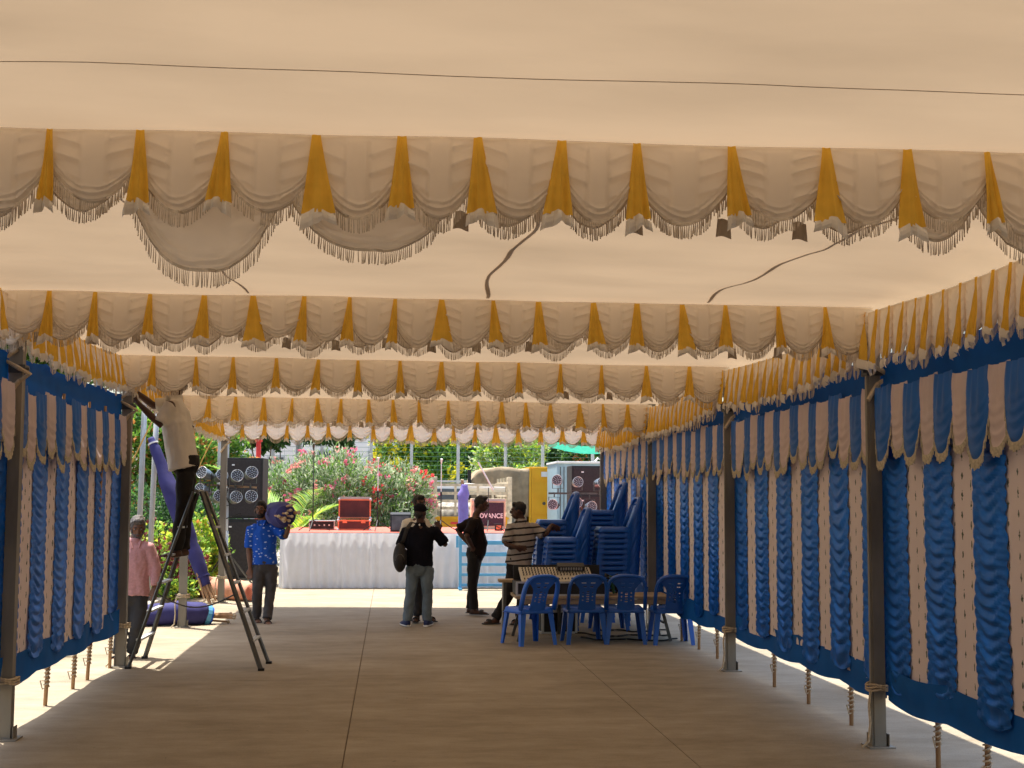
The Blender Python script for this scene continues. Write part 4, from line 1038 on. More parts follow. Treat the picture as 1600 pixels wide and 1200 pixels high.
m = MB(); m.box((W2 / 2 + .6, 1.6, .8), (W2 + 1.2, 2.3, .25)); m.build('chassis', 'steel_dark', t)
m = MB(); m.box(((W1 + W2 + 1.1) / 2, 1.5, (zt + .9) / 2), (W2 - W1 + 1.1, 2.4, zt - .9)); bx = m.build('box_body', 'orange', t, bevel=.02)
m = MB()
for z in (1.25, 1.75, 2.25): m.box(((W1 + W2 + 1.1) / 2 + .04, .285, z), (W2 - W1 + .9, .03, .05))
m.box((W1 + .10, .28, (zt + .9) / 2), (.05, .04, zt - 1.0)); m.box((W1 + .03, .275, (zt + .9) / 2), (.06, .05, zt - .92)); m.build('panel_rib', 'orange', bx)
m = MB(); m.box((W2 - .12, .28, zt - .22), (.18, .012, .15)); m.build('notice', 'white', bx)
m = MB(); m.cyl((W1 + .45, .26, 1.55), (W1 + .45, .24, 1.55), .05, 8); m.build('latch', 'steel_dark', bx)
def tarp(a, b):
    x = W1 * a; th = b * 2.2
    z = zt - .04 - .03 * sin(a * 8) - .45 * max(0, 1 - a / .22) ** 2
    if th < .9: zz = 1.15 + (z - 1.15) * (th / .9); y = .32 - .10 * (th / .9) + .05 * noise.noise(V((x * 5, th * 2, 0))) + .03 * noise.noise(V((x * 12, th, 0)))
    else: zz = z + .05 * noise.noise(V((x * 3, th * 3, 1))); y = .22 + (th - .9) * 1.8
    return V((x, y, zz))
m = MB(); m.grid(36, 24, tarp); m.build('tarpaulin', 'tarp', t, smooth=True, solid=.01)
m = MB(); m.box((W1 / 2, 1.4, 1.55), (W1 - .1, 2.0, 1.3)); m.build('load', 'canvas_grey', t)
m = MB(); m.box((-.02, .26, 1.9), (.10, .08, zt - 1.35)); m.build('corner_post', 'black', t)
for x in (.5, W2 + .4):
    for y in (.5, 2.5):
        m = MB(); m.cyl((x, y - .12, .42), (x, y + .12, .42), .42, 18); m.build('wheel', 'rubber', t)
D = 38.5; x0, x1 = P(870, 800, D).x, P(968, 800, D).x; zt = P(900, 722, D).z; W = x1 - x0
t = thing('generator_cabinet', 'grey-blue generator cabinet with white panel behind the stage lamps', 'cabinet', (x0, D, 0))
m = MB(); m.box((W / 2, 1.2, zt / 2), (W, 2.4, zt - .06)); m.build('body', 'greyblue', t, bevel=.03)
m = MB(); m.box((W / 2, 1.2, zt - .01), (W + .05, 2.5, .06)); m.build('roof', 'white', t, bevel=.012)
m = MB(); m.box((W * .34, -.008, zt * .52), (W * .34, .012, zt * .84)); m.build('white_panel', 'white', t, bevel=.004)
for x in (.10, .2):
    m = MB(); m.box((x, -.006, zt * .5), (.02, .02, zt * .9)); m.build('door_seam', 'steel_dark', t)
m = MB(); m.box((W * .80, -.01, zt * .6), (W * .28, .012, zt * .6)); m.build('door', 'greyblue', t, bevel=.004)
m = MB(); m.loft([(W * .62, .1, zt + .03), (W * .66, .1, zt + .12), (W * .72, .1, zt + .05)], .03, 8); m.build('roof_hook', 'white', t)
# ------------------------------------------------------------ fence beyond the yard
FY = 50.0; xs_ = [P(px, 700, FY).x for px in (290, 358, 427, 503, 580, 643, 716, 790, 848, 926, 1000)]
t = thing('fence', 'tall wire-net fence with pale green posts beyond the yard', 'fence', (0, FY, 0))
FZ = 6.2
for x in xs_:
    m = MB(); m.box((x, 0, FZ / 2), (.11, .11, FZ)); m.build('post', 'steel_light', t)
m = MB()
k = 0; z = .3
while z < FZ:
    m.box(((xs_[0] + xs_[-1]) / 2, -.05, z), (xs_[-1] - xs_[0], .008, .012)); z += .16
x = xs_[0]
while x < xs_[-1]:
    m.box((x, -.055, FZ / 2), (.006, .006, FZ)); x += .5
stuff(m.build('wire_net', 'net', t))
m = MB(); m.box(((xs_[0] + xs_[-1]) / 2, -.04, P(700, 752, FY).z), (xs_[-1] - xs_[0], .06, .08)); m.build('rail', 'steel_light', t)
t = thing('red_post', 'red painted post rising above the left speaker', 'post', (P(404, 700, 40).x, 40, 0))
m = MB(); m.cyl((0, 0, 0), (0, 0, P(404, 690, 40).z), .07, 8); m.build('shaft', 'flower_red', t)
m = MB(); m.box((0, 0, P(404, 690, 40).z + .03), (.2, .2, .06)); m.build('cap', 'flower_red', t)
a, b = P(862, 689, 47), P(962, 694, 47)
m = MB(); m.grid(40, 6, lambda u, v: a.lerp(b, u) + V((0, v * 1.2, -.28 * v + .14 * (1 - u) * v - .12 * sin(pi * u) + .03 * noise.noise(V((u * 20, v * 3, 0))))))
tag(m.build('shade_net', 'shadenet', None, smooth=True), 'sagging green shade net strung over the fence top', 'shade net')
for nm in ():
    pass
# white crate outside the right curtain
q = G(1356, 1103)
t = thing('crate', 'pale box standing outside, glimpsed under the right curtain', 'box', (q.x + .45, q.y + .9, 0))
m = MB(); m.box((0, 0, .14), (.5, .4, .26), taper=1.06); m.build('box', 'white', t, bevel=.02)
m = MB(); m.box((0, 0, .29), (.56, .46, .035)); m.build('lid', 'white', t, bevel=.012)
for s in (-1, 1):
    m = MB(); m.box((s * .275, 0, .2), (.02, .16, .03)); m.build('handle', 'steel_dark', t)
# ============================================================ CHAIRS, TABLE, LADDER
def chair_parts(mname):
    parts = []
    # seat, local: faces -Y is back?  chair faces +Y, back at -Y
    def sf(a, b):
        u = 2 * a - 1; v = b * .42 - .21; e = max(abs(u), abs(2 * b - 1)); dz = -.064 * sstep(.84, 1.0, e) - .012 * (1 - u * u) * sin(pi * b)
        return V((u * .225 * (1 + .06 * b), v, .435 + dz))
    m = MB(); m.grid(14, 14, sf); parts.append(('seat', m.mesh('seat', mname, smooth=True, solid=-.008)))
    # backrest frame arch
    pts = []; 
    for i in range(25):
        s = i / 24.0; a = pi * s; x = -(1 if cos(a) > 0 else -1) * abs(cos(a)) ** .62 * .228; z = .42 + (sin(a) ** .36 if 0 < s < 1 else 0) * .40
        if s < .0001 or s > .9999: z = .42
        pts.append(V((x, -.205 - (z - .43) * .38, z)))
    m = MB(); m.loft(pts, [(.040, .022) for _ in pts], 8, ref=V((0, 1, 0))); 
    back = m.mesh('backrest', mname, smooth=True)
    def bf(a, b):
        u = 2 * a - 1; z = .40 + .415 * b; w = .098 + .012 * abs(2 * b - .85) ** 1.5 + .10 * sstep(.58, .98, b)
        y = -.205 - (z - .43) * .38 - .010 * (1 - u * u) + .006
        if b > .97: z -= .02 * u * u
        return V((u * w, y, z))
    def skip(i, j):
        if j in (19, 22) and 3 <= i <= 8 and i != 5 and i != 6: return True
        if j in (7, 9, 11, 13, 15) and i in (5, 6): return True
        if j in (8, 11, 14) and i in (2, 9): return True
        return False
    m = MB(); m.grid(12, 28, bf, skip); splat = m.mesh('splat', mname, smooth=False, solid=-.006)
    parts.append(('backrest', back)); parts.append(('splat', splat))
    for sx, sy in ((-1, -1), (1, -1), (-1, 1), (1, 1)):
        m = MB(); n = 8; 
        def ring(t):
            z = .428 * (1 - t); ox = sx * (.215 + .035 * t); oy = sy * .195 + (.05 * t * sy); w = .072 * (1 - t) + .046 * t
            return [V((ox, oy, z)), V((ox - sx * w, oy, z)), V((ox - sx * w, oy - sy * .007, z)), V((ox - sx * .007, oy - sy * .007, z)), V((ox - sx * .007, oy - sy * w, z)), V((ox, oy - sy * w, z))]
        vs = []; fs = []
        for i in range(n + 1): vs += ring(i / n)
        for i in range(n):
            for k in range(6): fs.append((i * 6 + k, i * 6 + (k + 1) % 6, i * 6 + 6 + (k + 1) % 6, i * 6 + 6 + k))
        fs.append(tuple(range(6))); fs.append(tuple(n * 6 + k for k in range(5, -1, -1)))
        m.add(vs, fs); parts.append(('leg', m.mesh('leg', mname)))
    return parts
CH = {k: chair_parts(k) for k in ('plastic_blue', 'plastic_blue2')}
def chair(label, loc, rz, mk='plastic_blue', group='blue plastic chairs', tilt=0):
    t = thing('plastic_chair', label, 'chair', loc, rz, group)
    if tilt: t.rotation_euler = (tilt, 0, rz)
    bo = None
    for nm, me in CH[mk]:
        if nm == 'splat': link('splat', me, bo)
        else:
            o = link(nm, me, t)
            if nm == 'backrest': bo = o
    return t
for px, py, rz, lab, mk in [(826, 1006, .42, 'bright blue plastic chair turned slightly, leftmost of the row of four', 'plastic_blue2'), (912, 1004, .04, 'blue plastic chair, second from the left in the row of four', 'plastic_blue'), (975, 1004, -.06, 'blue plastic chair, third from the left in the row of four', 'plastic_blue'), (1048, 1005, -.02, 'blue plastic chair beside the right curtain, rightmost of the row of four', 'plastic_blue')]:
    q = G(px, py); chair(lab, (q.x, q.y, 0), rz, mk, 'four chairs in front of the mixing table')
stacks = [('back-left stack, behind the striped-shirt man', 856, 19.6, 15), ('front-left stack behind the mixer', 872, 18.3, 12), ('tallest stack beside the curtain', 930, 19.5, 17), ('front-right stack beside the curtain', 951, 18.2, 14)]
for nm, px, D, n in stacks:
    x = P(px, 900, D).x
    for i in range(n):
        pos = 'topmost' if i == n - 1 else 'bottom' if i == 0 else ORD[n - 1 - i] + ' from the top'
        chair('blue plastic chair, %s of the %s' % (pos, nm), (x + .006 * hash1(i, D) + .004 * i, D + .006 * hash1(D, i), .0005 + i * .0705), pi / 2 + .02 * hash1(i, px), 'plastic_blue', 'blue chairs in the stacks', tilt=0)
# --- mixing table
D = 16.75; xa_, xb_ = P(806, 935, D).x, P(1052, 935, D).x; TZ = P(900, 932, D).z
t = thing('table', 'long plywood table carrying the mixer, behind the row of chairs', 'table', ((xa_ + xb_) / 2, D, 0)); W = xb_ - xa_
for k in range(3):
    m = MB(); m.box((0, .12 + k * .255, TZ - .016), (W, .25, .03)); m.build('plank', 'table_wood', t, bevel=.003)
m = MB(); m.box((0, .02, TZ - .065), (W - .1, .03, .06)); m.build('apron', 'table_wood', t)
for s in (-1, 1):
    for yy in (.08, .68):
        m = MB(); m.bar((s * (W / 2 - .16), yy, TZ - .03), (s * (W / 2 - .03) - (0 if s > 0 else .0), yy + (.06 if yy > .3 else -.06), .0), .035); m.build('leg', 'steel_dark', t)
    m = MB(); m.bar((s * (W / 2 - .1), .06, .22), (s * (W / 2 - .1), .70, .22), .022); m.build('brace', 'steel_dark', t)
xm0, xm1 = P(808, 905, D).x, P(950, 905, D).x; mw = xm1 - xm0
t = thing('mixing_console', 'beige audio mixing console in a black case on the table', 'mixer', ((xm0 + xm1) / 2, D + .36, TZ))
m = MB(); m.box((0, 0, .085), (mw, .58, .16)); m.build('case', 'black', t, bevel=.006)
m = MB()
for z in (.012, .165): m.box((0, -.292, z), (mw + .01, .02, .022))
for s in (-1, 1): m.box((s * (mw / 2 - .004), -.292, .09), (.025, .021, .13))
m.build('case_edge', 'alu', t)
R = Matrix.Rotation(.30, 3, 'X'); ctr = V((-.04, .0, .235))
m = MB(); m.box(ctr, (mw - .22, .50, .035), R); m.build('panel', 'mixer', t, bevel=.006)
m = MB(); m.box((-.0, .275, .25), (mw - .02, .03, .20)); m.build('case_back', 'black', t)
r = random.Random(9); kn = MB(); fd = MB(); nc = 22
for i in range(nc):
    x = -(mw - .30) / 2 + (mw - .30) * i / (nc - 1)
    for j in range(4):
        p = ctr + R @ V((x, -.06 + j * .075 + .012 * (i % 3), .022)); kn.loft([p, p + R @ V((0, 0, .022))], [.009, .007], 6)
    p = ctr + R @ V((x, -.20 + .05 * r.random(), .024)); fd.box(p, (.012, .026, .016), R)
kn.build('knob', mat('grey_knob', (.10, .09, .075), .5), t); fd.build('fader', 'black', t)
m = MB(); m.box(ctr + R @ V((mw * .18, .14, .06)), (.34, .14, .06), R); m.build('meter_bridge', 'black', t, bevel=.006)
m = MB()
for i in range(9): m.box(ctr + R @ V((mw * .18 - .13 + i * .032, .065, .06)), (.02, .006, .035), R)
m.build('meter', 'lens', t)
q = P(955, 895, D + .3)
t = thing('cable_coil', 'tangle of black cables with green plug at the mixer end', 'cable', (q.x, q.y, TZ))
m = MB(); r = random.Random(4)
for k in range(5): m.loft([V((cos(a * .5 + k) * (.07 + .02 * r.random()), sin(a * .5 + k) * .08, .05 + .045 * k + .02 * sin(a + k))) for a in range(14)], .014, 6)
m.build('coil', 'rubber', t, smooth=True)
m = MB(); m.loft([(.02, -.09, .02), (.0, -.10, .12), (-.03, -.11, .24)], [.018, .022, .014], 7); m.build('plug', mat('dark_green_plastic', (.02, .09, .05), .5), t)
t = thing('table', 'narrow wooden bench plank behind the mixing table at its left end', 'bench', (P(800, 908, 17.75).x, 17.75, 0))
pz = P(800, 907, 17.75).z; m = MB(); m.box((.25, 0, pz), (.85, .25, .035)); m.build('top', 'table_wood', t, bevel=.003)
for x in (-.1, .6):
    m = MB(); m.box((x, 0, pz / 2 - .01), (.04, .2, pz - .02)); m.build('leg', 'steel_dark', t)
q = G(872, 991)
t = thing('flight_case', 'small black flight case with silver edges under the table', 'case', (q.x, q.y + .22, 0), .12)
m = MB(); m.box((0, 0, .15), (.44, .36, .27)); m.build('box', 'black', t)
m = MB()
for s in (-1, 1):
    for u in (-1, 1):
        m.box((s * .22, u * .18, .15), (.03, .03, .28)); m.box((s * .22, 0, .15 + u * .135), (.028, .33, .028)); m.box((0, s * .18, .15 + u * .135), (.41, .026, .026))
m.build('edge', 'alu', t, bevel=.003)
m = MB(); m.box((0, 0, .31), (.45, .37, .045)); m.build('lid', 'alu', t, bevel=.008)
for s in (-1, 1):
    m = MB(); m.box((s * .1, -.187, .22), (.05, .012, .06)); m.build('latch', 'alu', t)
for k, (p0, p1, p2, lab) in enumerate([((895, 990), (960, 998), (1050, 992), 'black cable running along the floor from the case to the curtain'), ((905, 998), (980, 1003), (1065, 1000), 'black cable on the floor nearest the chairs'), ((930, 984), (990, 990), (1040, 985), 'black cable looping on the floor under the table')]):
    a, b, c = G(*p0), G(*p1), G(*p2); m = MB(); pts = []
    for i in range(25):
        s = i / 24; p = a.lerp(b, s).lerp(b.lerp(c, s), s); pts.append(p + V((.04 * sin(i * .7 + k), .10 * sin(i * .5 + k * 2), .011)) - a)
    m.loft(pts, .010, 6); o = m.build('cable', 'rubber', None, smooth=True); o.location = a; tag(o, lab, 'cable', 'cables on the floor')
# --- stepladder
ap = P(312, 768, 14.72); A = [G(200, 1045), G(226, 1029)]; B = [G(408, 1048), G(420, 1037)]
t = thing('stepladder', 'dark steel A-frame stepladder standing on the road by the left post', 'ladder', (ap.x, ap.y, 0)); o = V((ap.x, ap.y, 0))
tops = [ap + V((-.04, -.17, 0)), ap + V((-.04, .17, 0))]; topsB = [ap + V((.04, -.16, 0)), ap + V((.04, .16, 0))]
for base, tp in ((A, tops), (B, topsB)):
    bs = sorted(base, key=lambda q: q.y)
    for q, u in zip(bs, tp):
        m = MB(); m.bar(q - o, u - o, .05, .026); m.build('rail', 'steel_dark', t, bevel=.003)
        m = MB(); m.box(q - o + V((0, 0, .012)), (.06, .06, .024)); m.build('foot', 'rubber', t)
    for k in range(1, 6):
        f = k / 6.3; a0 = bs[0].lerp(tp[0], f) - o; b0 = bs[1].lerp(tp[1], f) - o
        m = MB(); m.bar(a0, b0, .055, .02); m.build('rung', 'steel_light', t)
m = MB(); m.cyl(tops[0] - o + V((.04, -.05, 0)), tops[1] - o + V((.04, .05, 0)), .02, 10); m.build('hinge_rod', 'steel_dark', t)
ca = A[0].lerp(tops[0], .42) - o; cb = B[0].lerp(topsB[0], .42) - o
m = MB(); m.loft([ca.lerp(cb, i / 14) - V((0, 0, .14 * sin(pi * i / 14))) for i in range(15)], .008, 5); m.build('safety_chain', 'steel_dark', t)
# ============================================================ PEOPLE
def displace(me, fn):
    n = len(me.vertices); co = [0.0] * (3 * n); no = [0.0] * (3 * n)
    me.vertices.foreach_get('co', co); me.vertex_normals.foreach_get('vector', no)
    out = []
    for i in range(n): out.extend(fn(V(co[3 * i:3 * i + 3]), V(no[3 * i:3 * i + 3])))
    me.vertices.foreach_set('co', out); me.update()
def person(label, D, J, shirt, trouser, skin='skin', hair='hair', face=(0, -1), long_sleeve=False, shoe='sandal', sole=None, beard=False, build=1.0, cap=False, girth=1.0, hem=None, collar=True, bare=False, facep=0.0, belly=0.0):
    base = P(*J['base'], D); base.z = J.get('z0', 0.0)
    t = thing('person', label, 'person', base, 0)
    def j(k):
        v = J[k]; return P(v[0], v[1], D + (v[2] if len(v) > 2 else 0)) - base
    head, neck, chest, pel = j('head'), j('neck'), j('chest'), j('pelvis')
    fw = V((face[0], face[1], facep)).normalized(); side = fw.cross(V((0, 0, 1))).normalized(); up = side.cross(fw)
    HR = Matrix((side, -fw, up)).transposed()               # local x side, y back, z up
    sl, sr = j('sh_l'), j('sh_r'); sv = (sr - sl); sv.z = 0
    if sv.length < .05: sv = V((0, 1, 0))
    sv.normalize(); shw = max(.165, (sr - sl).length / 2)
    hv = (j('hip_r') - j('hip_l')); hv.z = 0; hv = hv.normalized() if hv.length > .02 else sv
    b = MB()
    # head
    def H(x, y, z): return head + HR @ V((x, y, z))
    b.ell(head + HR @ V((0, .012, .012)), (.073, .092, .108), 14, 10, HR); b.ell(H(0, -.022, -.055), (.055, .062, .062), 12, 8, HR)
    b.ell(H(0, -.098, -.018), (.013, .020, .026), 8, 6, HR)
    for s in (-1, 1): b.ell(H(s * .076, .005, -.012), (.012, .022, .033), 8, 6, HR)
    b.ell(H(0, -.078, .022), (.050, .014, .012), 8, 6, HR); b.ell(H(0, -.078, -.065), (.024, .014, .010), 8, 6, HR)
    b.loft([head + HR @ V((0, .02, -.05)), neck + V((0, 0, .02)), neck - V((0, 0, .06))], [.050, .054, .075], 10)
    # trunk
    tr = [neck - V((0, 0, .03)), neck.lerp(chest, .45), chest, chest.lerp(pel, .55), pel, pel - V((0, 0, .10))]
    b.loft(tr, [(.09, .07), (.155, .095), (.15, .105), (.135, .10), (.145, .105), (.10, .09)], 14, ref=sv)
    def limb(a, m_, c, ra, rm, rc, seg=9): b.loft([a, a.lerp(m_, .5), m_, m_.lerp(c, .35), c], [ra, (ra + rm) / 2 * 1.02, rm, rm * 1.0, rc], seg, ref=V((.3, 1, .1)))
    for s in 'lr':
        sh, el, wr = j('sh_' + s), j('el_' + s), j('wr_' + s)
        limb(sh, el, wr, .050, .040, .027)
        b.ell(sh, (.055, .055, .055), 9, 7)
        dv = (wr - el).normalized()
        hd = V(J['hd_' + s]).normalized() if 'hd_' + s in J else dv
        sd = hd.cross(V((.2, .9, .15))).normalized(); nn = sd.cross(hd)
        b.loft([wr - hd * .01, wr + hd * .045, wr + hd * .09], [(.026, .018), (.040, .016), (.036, .014)], 9, ref=sd)
        for q, (off, ln) in enumerate(((-.030, .058), (-.010, .072), (.011, .068), (.031, .052))):
            p = wr + hd * .088 + sd * off; p2 = p + hd * ln * .5 + sd * off * .15 - nn * .006; p3 = p + hd * ln + sd * off * .25 - nn * .022
            b.loft([p - hd * .02, p, p2, p3], [.010, .010, .0095, .008], 6)
        th = wr + hd * .03 - sd * .032; b.loft([wr + hd * .01 - sd * .015, th, th + hd * .030 - sd * .022, th + hd * .055 - sd * .026], [.012, .013, .011, .009], 6)
    for s in 'lr':
        hp, kn, an, to = j('hip_' + s), j('kn_' + s), j('an_' + s), j('to_' + s)
        limb(hp, kn, an, .082, .055, .038, 10)
        fd = (to - an); fd.z = 0; fl = max(.16, min(fd.length, .24)); fd = fd.normalized() if fd.length > .01 else V((0, -1, 0))
        ft = an.copy(); ft.z = an.z - .075 + .032
        b.loft([ft - fd * .055 + V((0, 0, .01)), ft, ft + fd * fl * .55 - V((0, 0, .004)), ft + fd * (fl - .03) - V((0, 0, .012)), ft + fd * fl - V((0, 0, .014))], [.030, (.036, .036), (.042, .028), (.042, .018), (.028, .012)], 10, ref=fd.cross(V((0, 0, 1))))
        b.loft([an, ft], [.038, .036], 9)
    b.build('body', skin, t, remesh=.0095, smooth=True)
    # hair, eyes, mouth
    h = MB()
    if not cap:
        h.ell(H(0, .026, .040), (.083, .094, .092), 14, 10, HR); h.ell(H(0, -.052, .088), (.058, .035, .035), 10, 7, HR); h.ell(H(0, .075, -.012), (.060, .038, .060), 10, 7, HR)
        for s in (-1, 1): h.ell(H(s * .070, -.004, .030), (.015, .03, .045), 8, 6, HR)
    else:
        h.ell(H(0, .06, -.02), (.068, .05, .065), 12, 8, HR)
    me = h.mesh('hair', hair, remesh=.010, smooth=True)
    displace(me, lambda q, n: q + V((1, .5, .8)) * (noise.noise(q * 45) * .010 + noise.noise(q * 18) * .006))
    link('hair', me, t)
    if cap:
        c = MB(); c.ell(H(0, .012, .052), (.086, .104, .078), 14, 10, HR); c.loft([H(-.05, -.09, .045), H(0, -.10, .047), H(.05, -.09, .045)], [(.05, .008)] * 3, 8, ref=HR @ V((0, 1, 0)))
        c.ell(H(0, -.125, .040), (.062, .055, .009), 12, 6, HR); c.build('cap', 'tee_black', t, remesh=.009, smooth=True)
    for s in (-1, 1):
        e = MB(); e.ell(H(s * .031, -.083, .004), (.013, .008, .008), 8, 6, HR); eo = e.build('eye', 'eye', t)
        e = MB(); e.ell(H(s * .031, -.089, .004), (.006, .004, .006), 8, 6, HR); e.build('pupil', 'hair', eo)
        e = MB(); e.ell(H(s * .031, -.088, .027), (.019, .006, .005), 8, 6, HR); e.build('eyebrow', 'hair', t)
    e = MB(); e.ell(H(0, -.090, -.062), (.022, .008, .007), 8, 6, HR); e.build('mouth', 'lip', t)
    if beard:
        e = MB(); e.ell(H(0, -.030, -.080), (.060, .062, .048), 12, 8, HR); e.ell(H(0, -.090, -.044), (.030, .010, .008), 8, 6, HR)
        for s in (-1, 1): e.ell(H(s * .060, -.02, -.035), (.016, .03, .045), 8, 6, HR)
        e.build('beard', hair, t, remesh=.010, smooth=True)
    # shirt
    g = girth
    hemz = j('hem') if 'hem' in J else pel - V((0, 0, .05))
    fside = sv.cross(V((0, 0, 1)));
    if fside.dot(fw) < 0: fside = -fside
    c = MB(); wl = chest.lerp(hemz, .5) + fside * belly
    c.loft([neck - V((0, 0, .015)), neck.lerp(chest, .25) , neck.lerp(chest, .55), chest, wl, hemz.lerp(wl, .25) + fside * belly * .4, hemz], [(.070, .066), (shw * .80, .085), (shw * .98, .112 * g), (.178 * g, .126 * g), (.168 * g, .128 * g), (.176 * g, .130 * g), (.180 * g, .134 * g)], 18, ref=sv)
    for s in 'lr':
        sh, el, wr = j('sh_' + s), j('el_' + s), j('wr_' + s)
        inn = sh.lerp(neck.lerp(chest, .4), .35)
        if long_sleeve: c.loft([inn, sh, sh.lerp(el, .5), el, el.lerp(wr, .5), el.lerp(wr, .93)], [.085, .078, .066, .058, .052, .046], 12, ref=V((.3, 1, .1)))
        else: c.loft([inn, sh, sh.lerp(el, .45), sh.lerp(el, .88)], [.085, .080, .074, .078], 12, ref=V((.3, 1, .1)))
    if collar: c.loft([neck - V((0, 0, .02)), neck + V((0, 0, .025))], [.076, .066], 12)
    me = c.mesh('shirt', shirt, remesh=.012, smooth=True)
    displace(me, lambda q, n: q + n * (.012 * noise.noise(V((q.x * 9, q.y * 9, q.z * 5 + q.x * 6))) + .010 * (abs(noise.noise(V((q.x * 20, q.y * 20, q.z * 9)))) - .3)))
    link('shirt', me, t)
    if collar and shirt not in ('tee_black', 'tee_brown'):
        e = MB(); cf_ = neck + fw * .06 - V((0, 0, .005))
        for s in (-1, 1): e.bar(cf_ + side * s * .045 + V((0, 0, .02)), cf_ + side * s * .02 + fw * .03 - V((0, 0, .05)), .05, .012)
        e.build('collar', shirt, t)
    # trousers
    c = MB()
    c.loft([pel + V((0, 0, .10)), pel, pel - V((0, 0, .09)), pel - V((0, 0, .15))], [(.150 * g, .112 * g), (.165 * g, .122 * g), (.165, .115), (.11, .08)], 16, ref=hv)
    for s in 'lr':
        hp, kn, an = j('hip_' + s), j('kn_' + s), j('an_' + s)
        ex = an + (an - kn).normalized() * J.get('cuffs', .0)
        c.loft([hp + V((0, 0, .02)), hp.lerp(kn, .45), kn, kn.lerp(ex, .5), ex], [.098, .088, .072, .068, .066], 12, ref=V((.3, 1, .1)))
    me = c.mesh('trousers', trouser, remesh=.012, smooth=True)
    displace(me, lambda q, n: q + n * (.010 * noise.noise(V((q.x * 10, q.y * 10, q.z * 8))) + .008 * noise.noise(V((q.x * 18, q.y * 18, q.z * 16)))))
    link('trousers', me, t)
    if not bare:
        for s in 'lr':
            an, to = j('an_' + s), j('to_' + s); fd = to - an; fd.z = 0; fl = max(.17, min(fd.length, .25)); fd = fd.normalized() if fd.length > .01 else V((0, -1, 0))
            ft = an.copy(); ft.z = an.z - .075
            e = MB(); rr = fd.cross(V((0, 0, 1)))
            if shoe == 'sandal':
                e.loft([ft - fd * .07 + V((0, 0, .006)), ft - fd * .04 + V((0, 0, .008)), ft + fd * fl * .5 + V((0, 0, .008)), ft + fd * fl + V((0, 0, .006)), ft + fd * (fl + .02) + V((0, 0, .006))], [(.03, .008), (.044, .010), (.046, .010), (.05, .010), (.03, .008)], 12, ref=rr); so = e.build('sandal', 'sandal', t)
                e = MB(); e.loft([ft + fd * fl * .55 + rr * cos(a) * .050 + V((0, 0, .01 + .055 * sin(a))) for a in [k * pi / 8 for k in range(9)]], [(.008, .03)] * 9, 6, ref=V((0, 0, 1))); e.build('strap', 'sandal', so)
            else:
                e.loft([ft - fd * .07 + V((0, 0, .045)), ft - fd * .03 + V((0, 0, .05)), ft + fd * .04 + V((0, 0, .055)), ft + fd * fl * .6 + V((0, 0, .04)), ft + fd * (fl + .01) + V((0, 0, .03)), ft + fd * (fl + .03) + V((0, 0, .025))], [(.03, .04), (.043, .048), (.047, .050), (.050, .036), (.044, .024), (.02, .014)], 12, ref=rr); so = e.build('shoe', shoe, t, smooth=True)
                e = MB(); e.loft([ft - fd * .078 + V((0, 0, .012)), ft - fd * .04 + V((0, 0, .012)), ft + fd * fl * .6 + V((0, 0, .012)), ft + fd * (fl + .02) + V((0, 0, .014)), ft + fd * (fl + .035) + V((0, 0, .016))], [(.03, .012), (.046, .013), (.052, .013), (.046, .013), (.02, .011)], 12, ref=rr); e.build('sole', sole or 'rubber', so)
    return t, base
# man on the ladder
person('man in off-white shirt and black trousers standing up on the stepladder', 14.78, dict(base=(285, 868), z0=P(285, 868, 14.78).z, head=(277, 600), neck=(275, 621), chest=(276, 662), pelvis=(290, 726), hem=(288, 733),
    sh_l=(266, 634, -.17), el_l=(250, 664, -.20), wr_l=(214, 628, -.12), sh_r=(268, 630, .17), el_r=(240, 634, .14), wr_r=(212, 612, .02), hd_l=(-.8, .2, .6), hd_r=(-.9, -.1, .3),
    hip_l=(290, 742, -.09), kn_l=(285, 800, -.10), an_l=(276, 860, -.10), to_l=(254, 869, -.12), hip_r=(292, 742, .09), kn_r=(291, 800, .09), an_r=(287, 858, .08), to_r=(268, 866, .05)), 'shirt_white', 'trouser_black', 'skin_dark', face=(-1, .25), girth=1.28, bare=True)
person('man in pink long-sleeved shirt looking down beside the left post', 15.35, dict(base=(205, 1030), head=(215, 824), neck=(211, 844), chest=(210, 878), pelvis=(206, 925), hem=(207, 930),
    sh_l=(187, 856), el_l=(182, 890, -.05), wr_l=(186, 920, -.12), sh_r=(233, 856), el_r=(243, 888, -.02), wr_r=(241, 918, -.10), hd_l=(.1, -.2, -1), hd_r=(0, -.2, -1),
    hip_l=(196, 934), kn_l=(190, 980, -.05), an_l=(184, 1022), to_l=(176, 1034, -.2), hip_r=(218, 934), kn_r=(214, 980, -.08), an_r=(207, 1020, .02), to_r=(203, 1032, -.2)), 'shirt_pink', 'trouser_dark', 'skin', 'hair_grey', face=(.25, -1), facep=-.35, long_sleeve=True, beard=True)
pp, pb = person('bearded man in blue printed polo walking with a cloth bundle on his shoulder', 19.6, dict(base=(412, 972), head=(407, 796), neck=(410, 815), chest=(413, 842), pelvis=(414, 880), hem=(414, 882),
    sh_l=(393, 827), el_l=(389, 860, .02), wr_l=(391, 888, -.06), sh_r=(432, 826), el_r=(447, 838, -.15), wr_r=(452, 818, -.30), hd_l=(0, -.2, -1), hd_r=(-.2, -.5, .6),
    hip_l=(404, 888), kn_l=(402, 926, -.12), an_l=(401, 964, -.05), to_l=(404, 975, -.25), hip_r=(424, 888), kn_r=(422, 930, -.05), an_r=(417, 967, -.22), to_r=(420, 980, -.45)), 'shirt_blue', 'trouser_grey', 'skin', face=(-.1, -1), beard=True, shoe='sandal')
a, b = P(426, 801, 20.5), P(446, 806, 19.15)
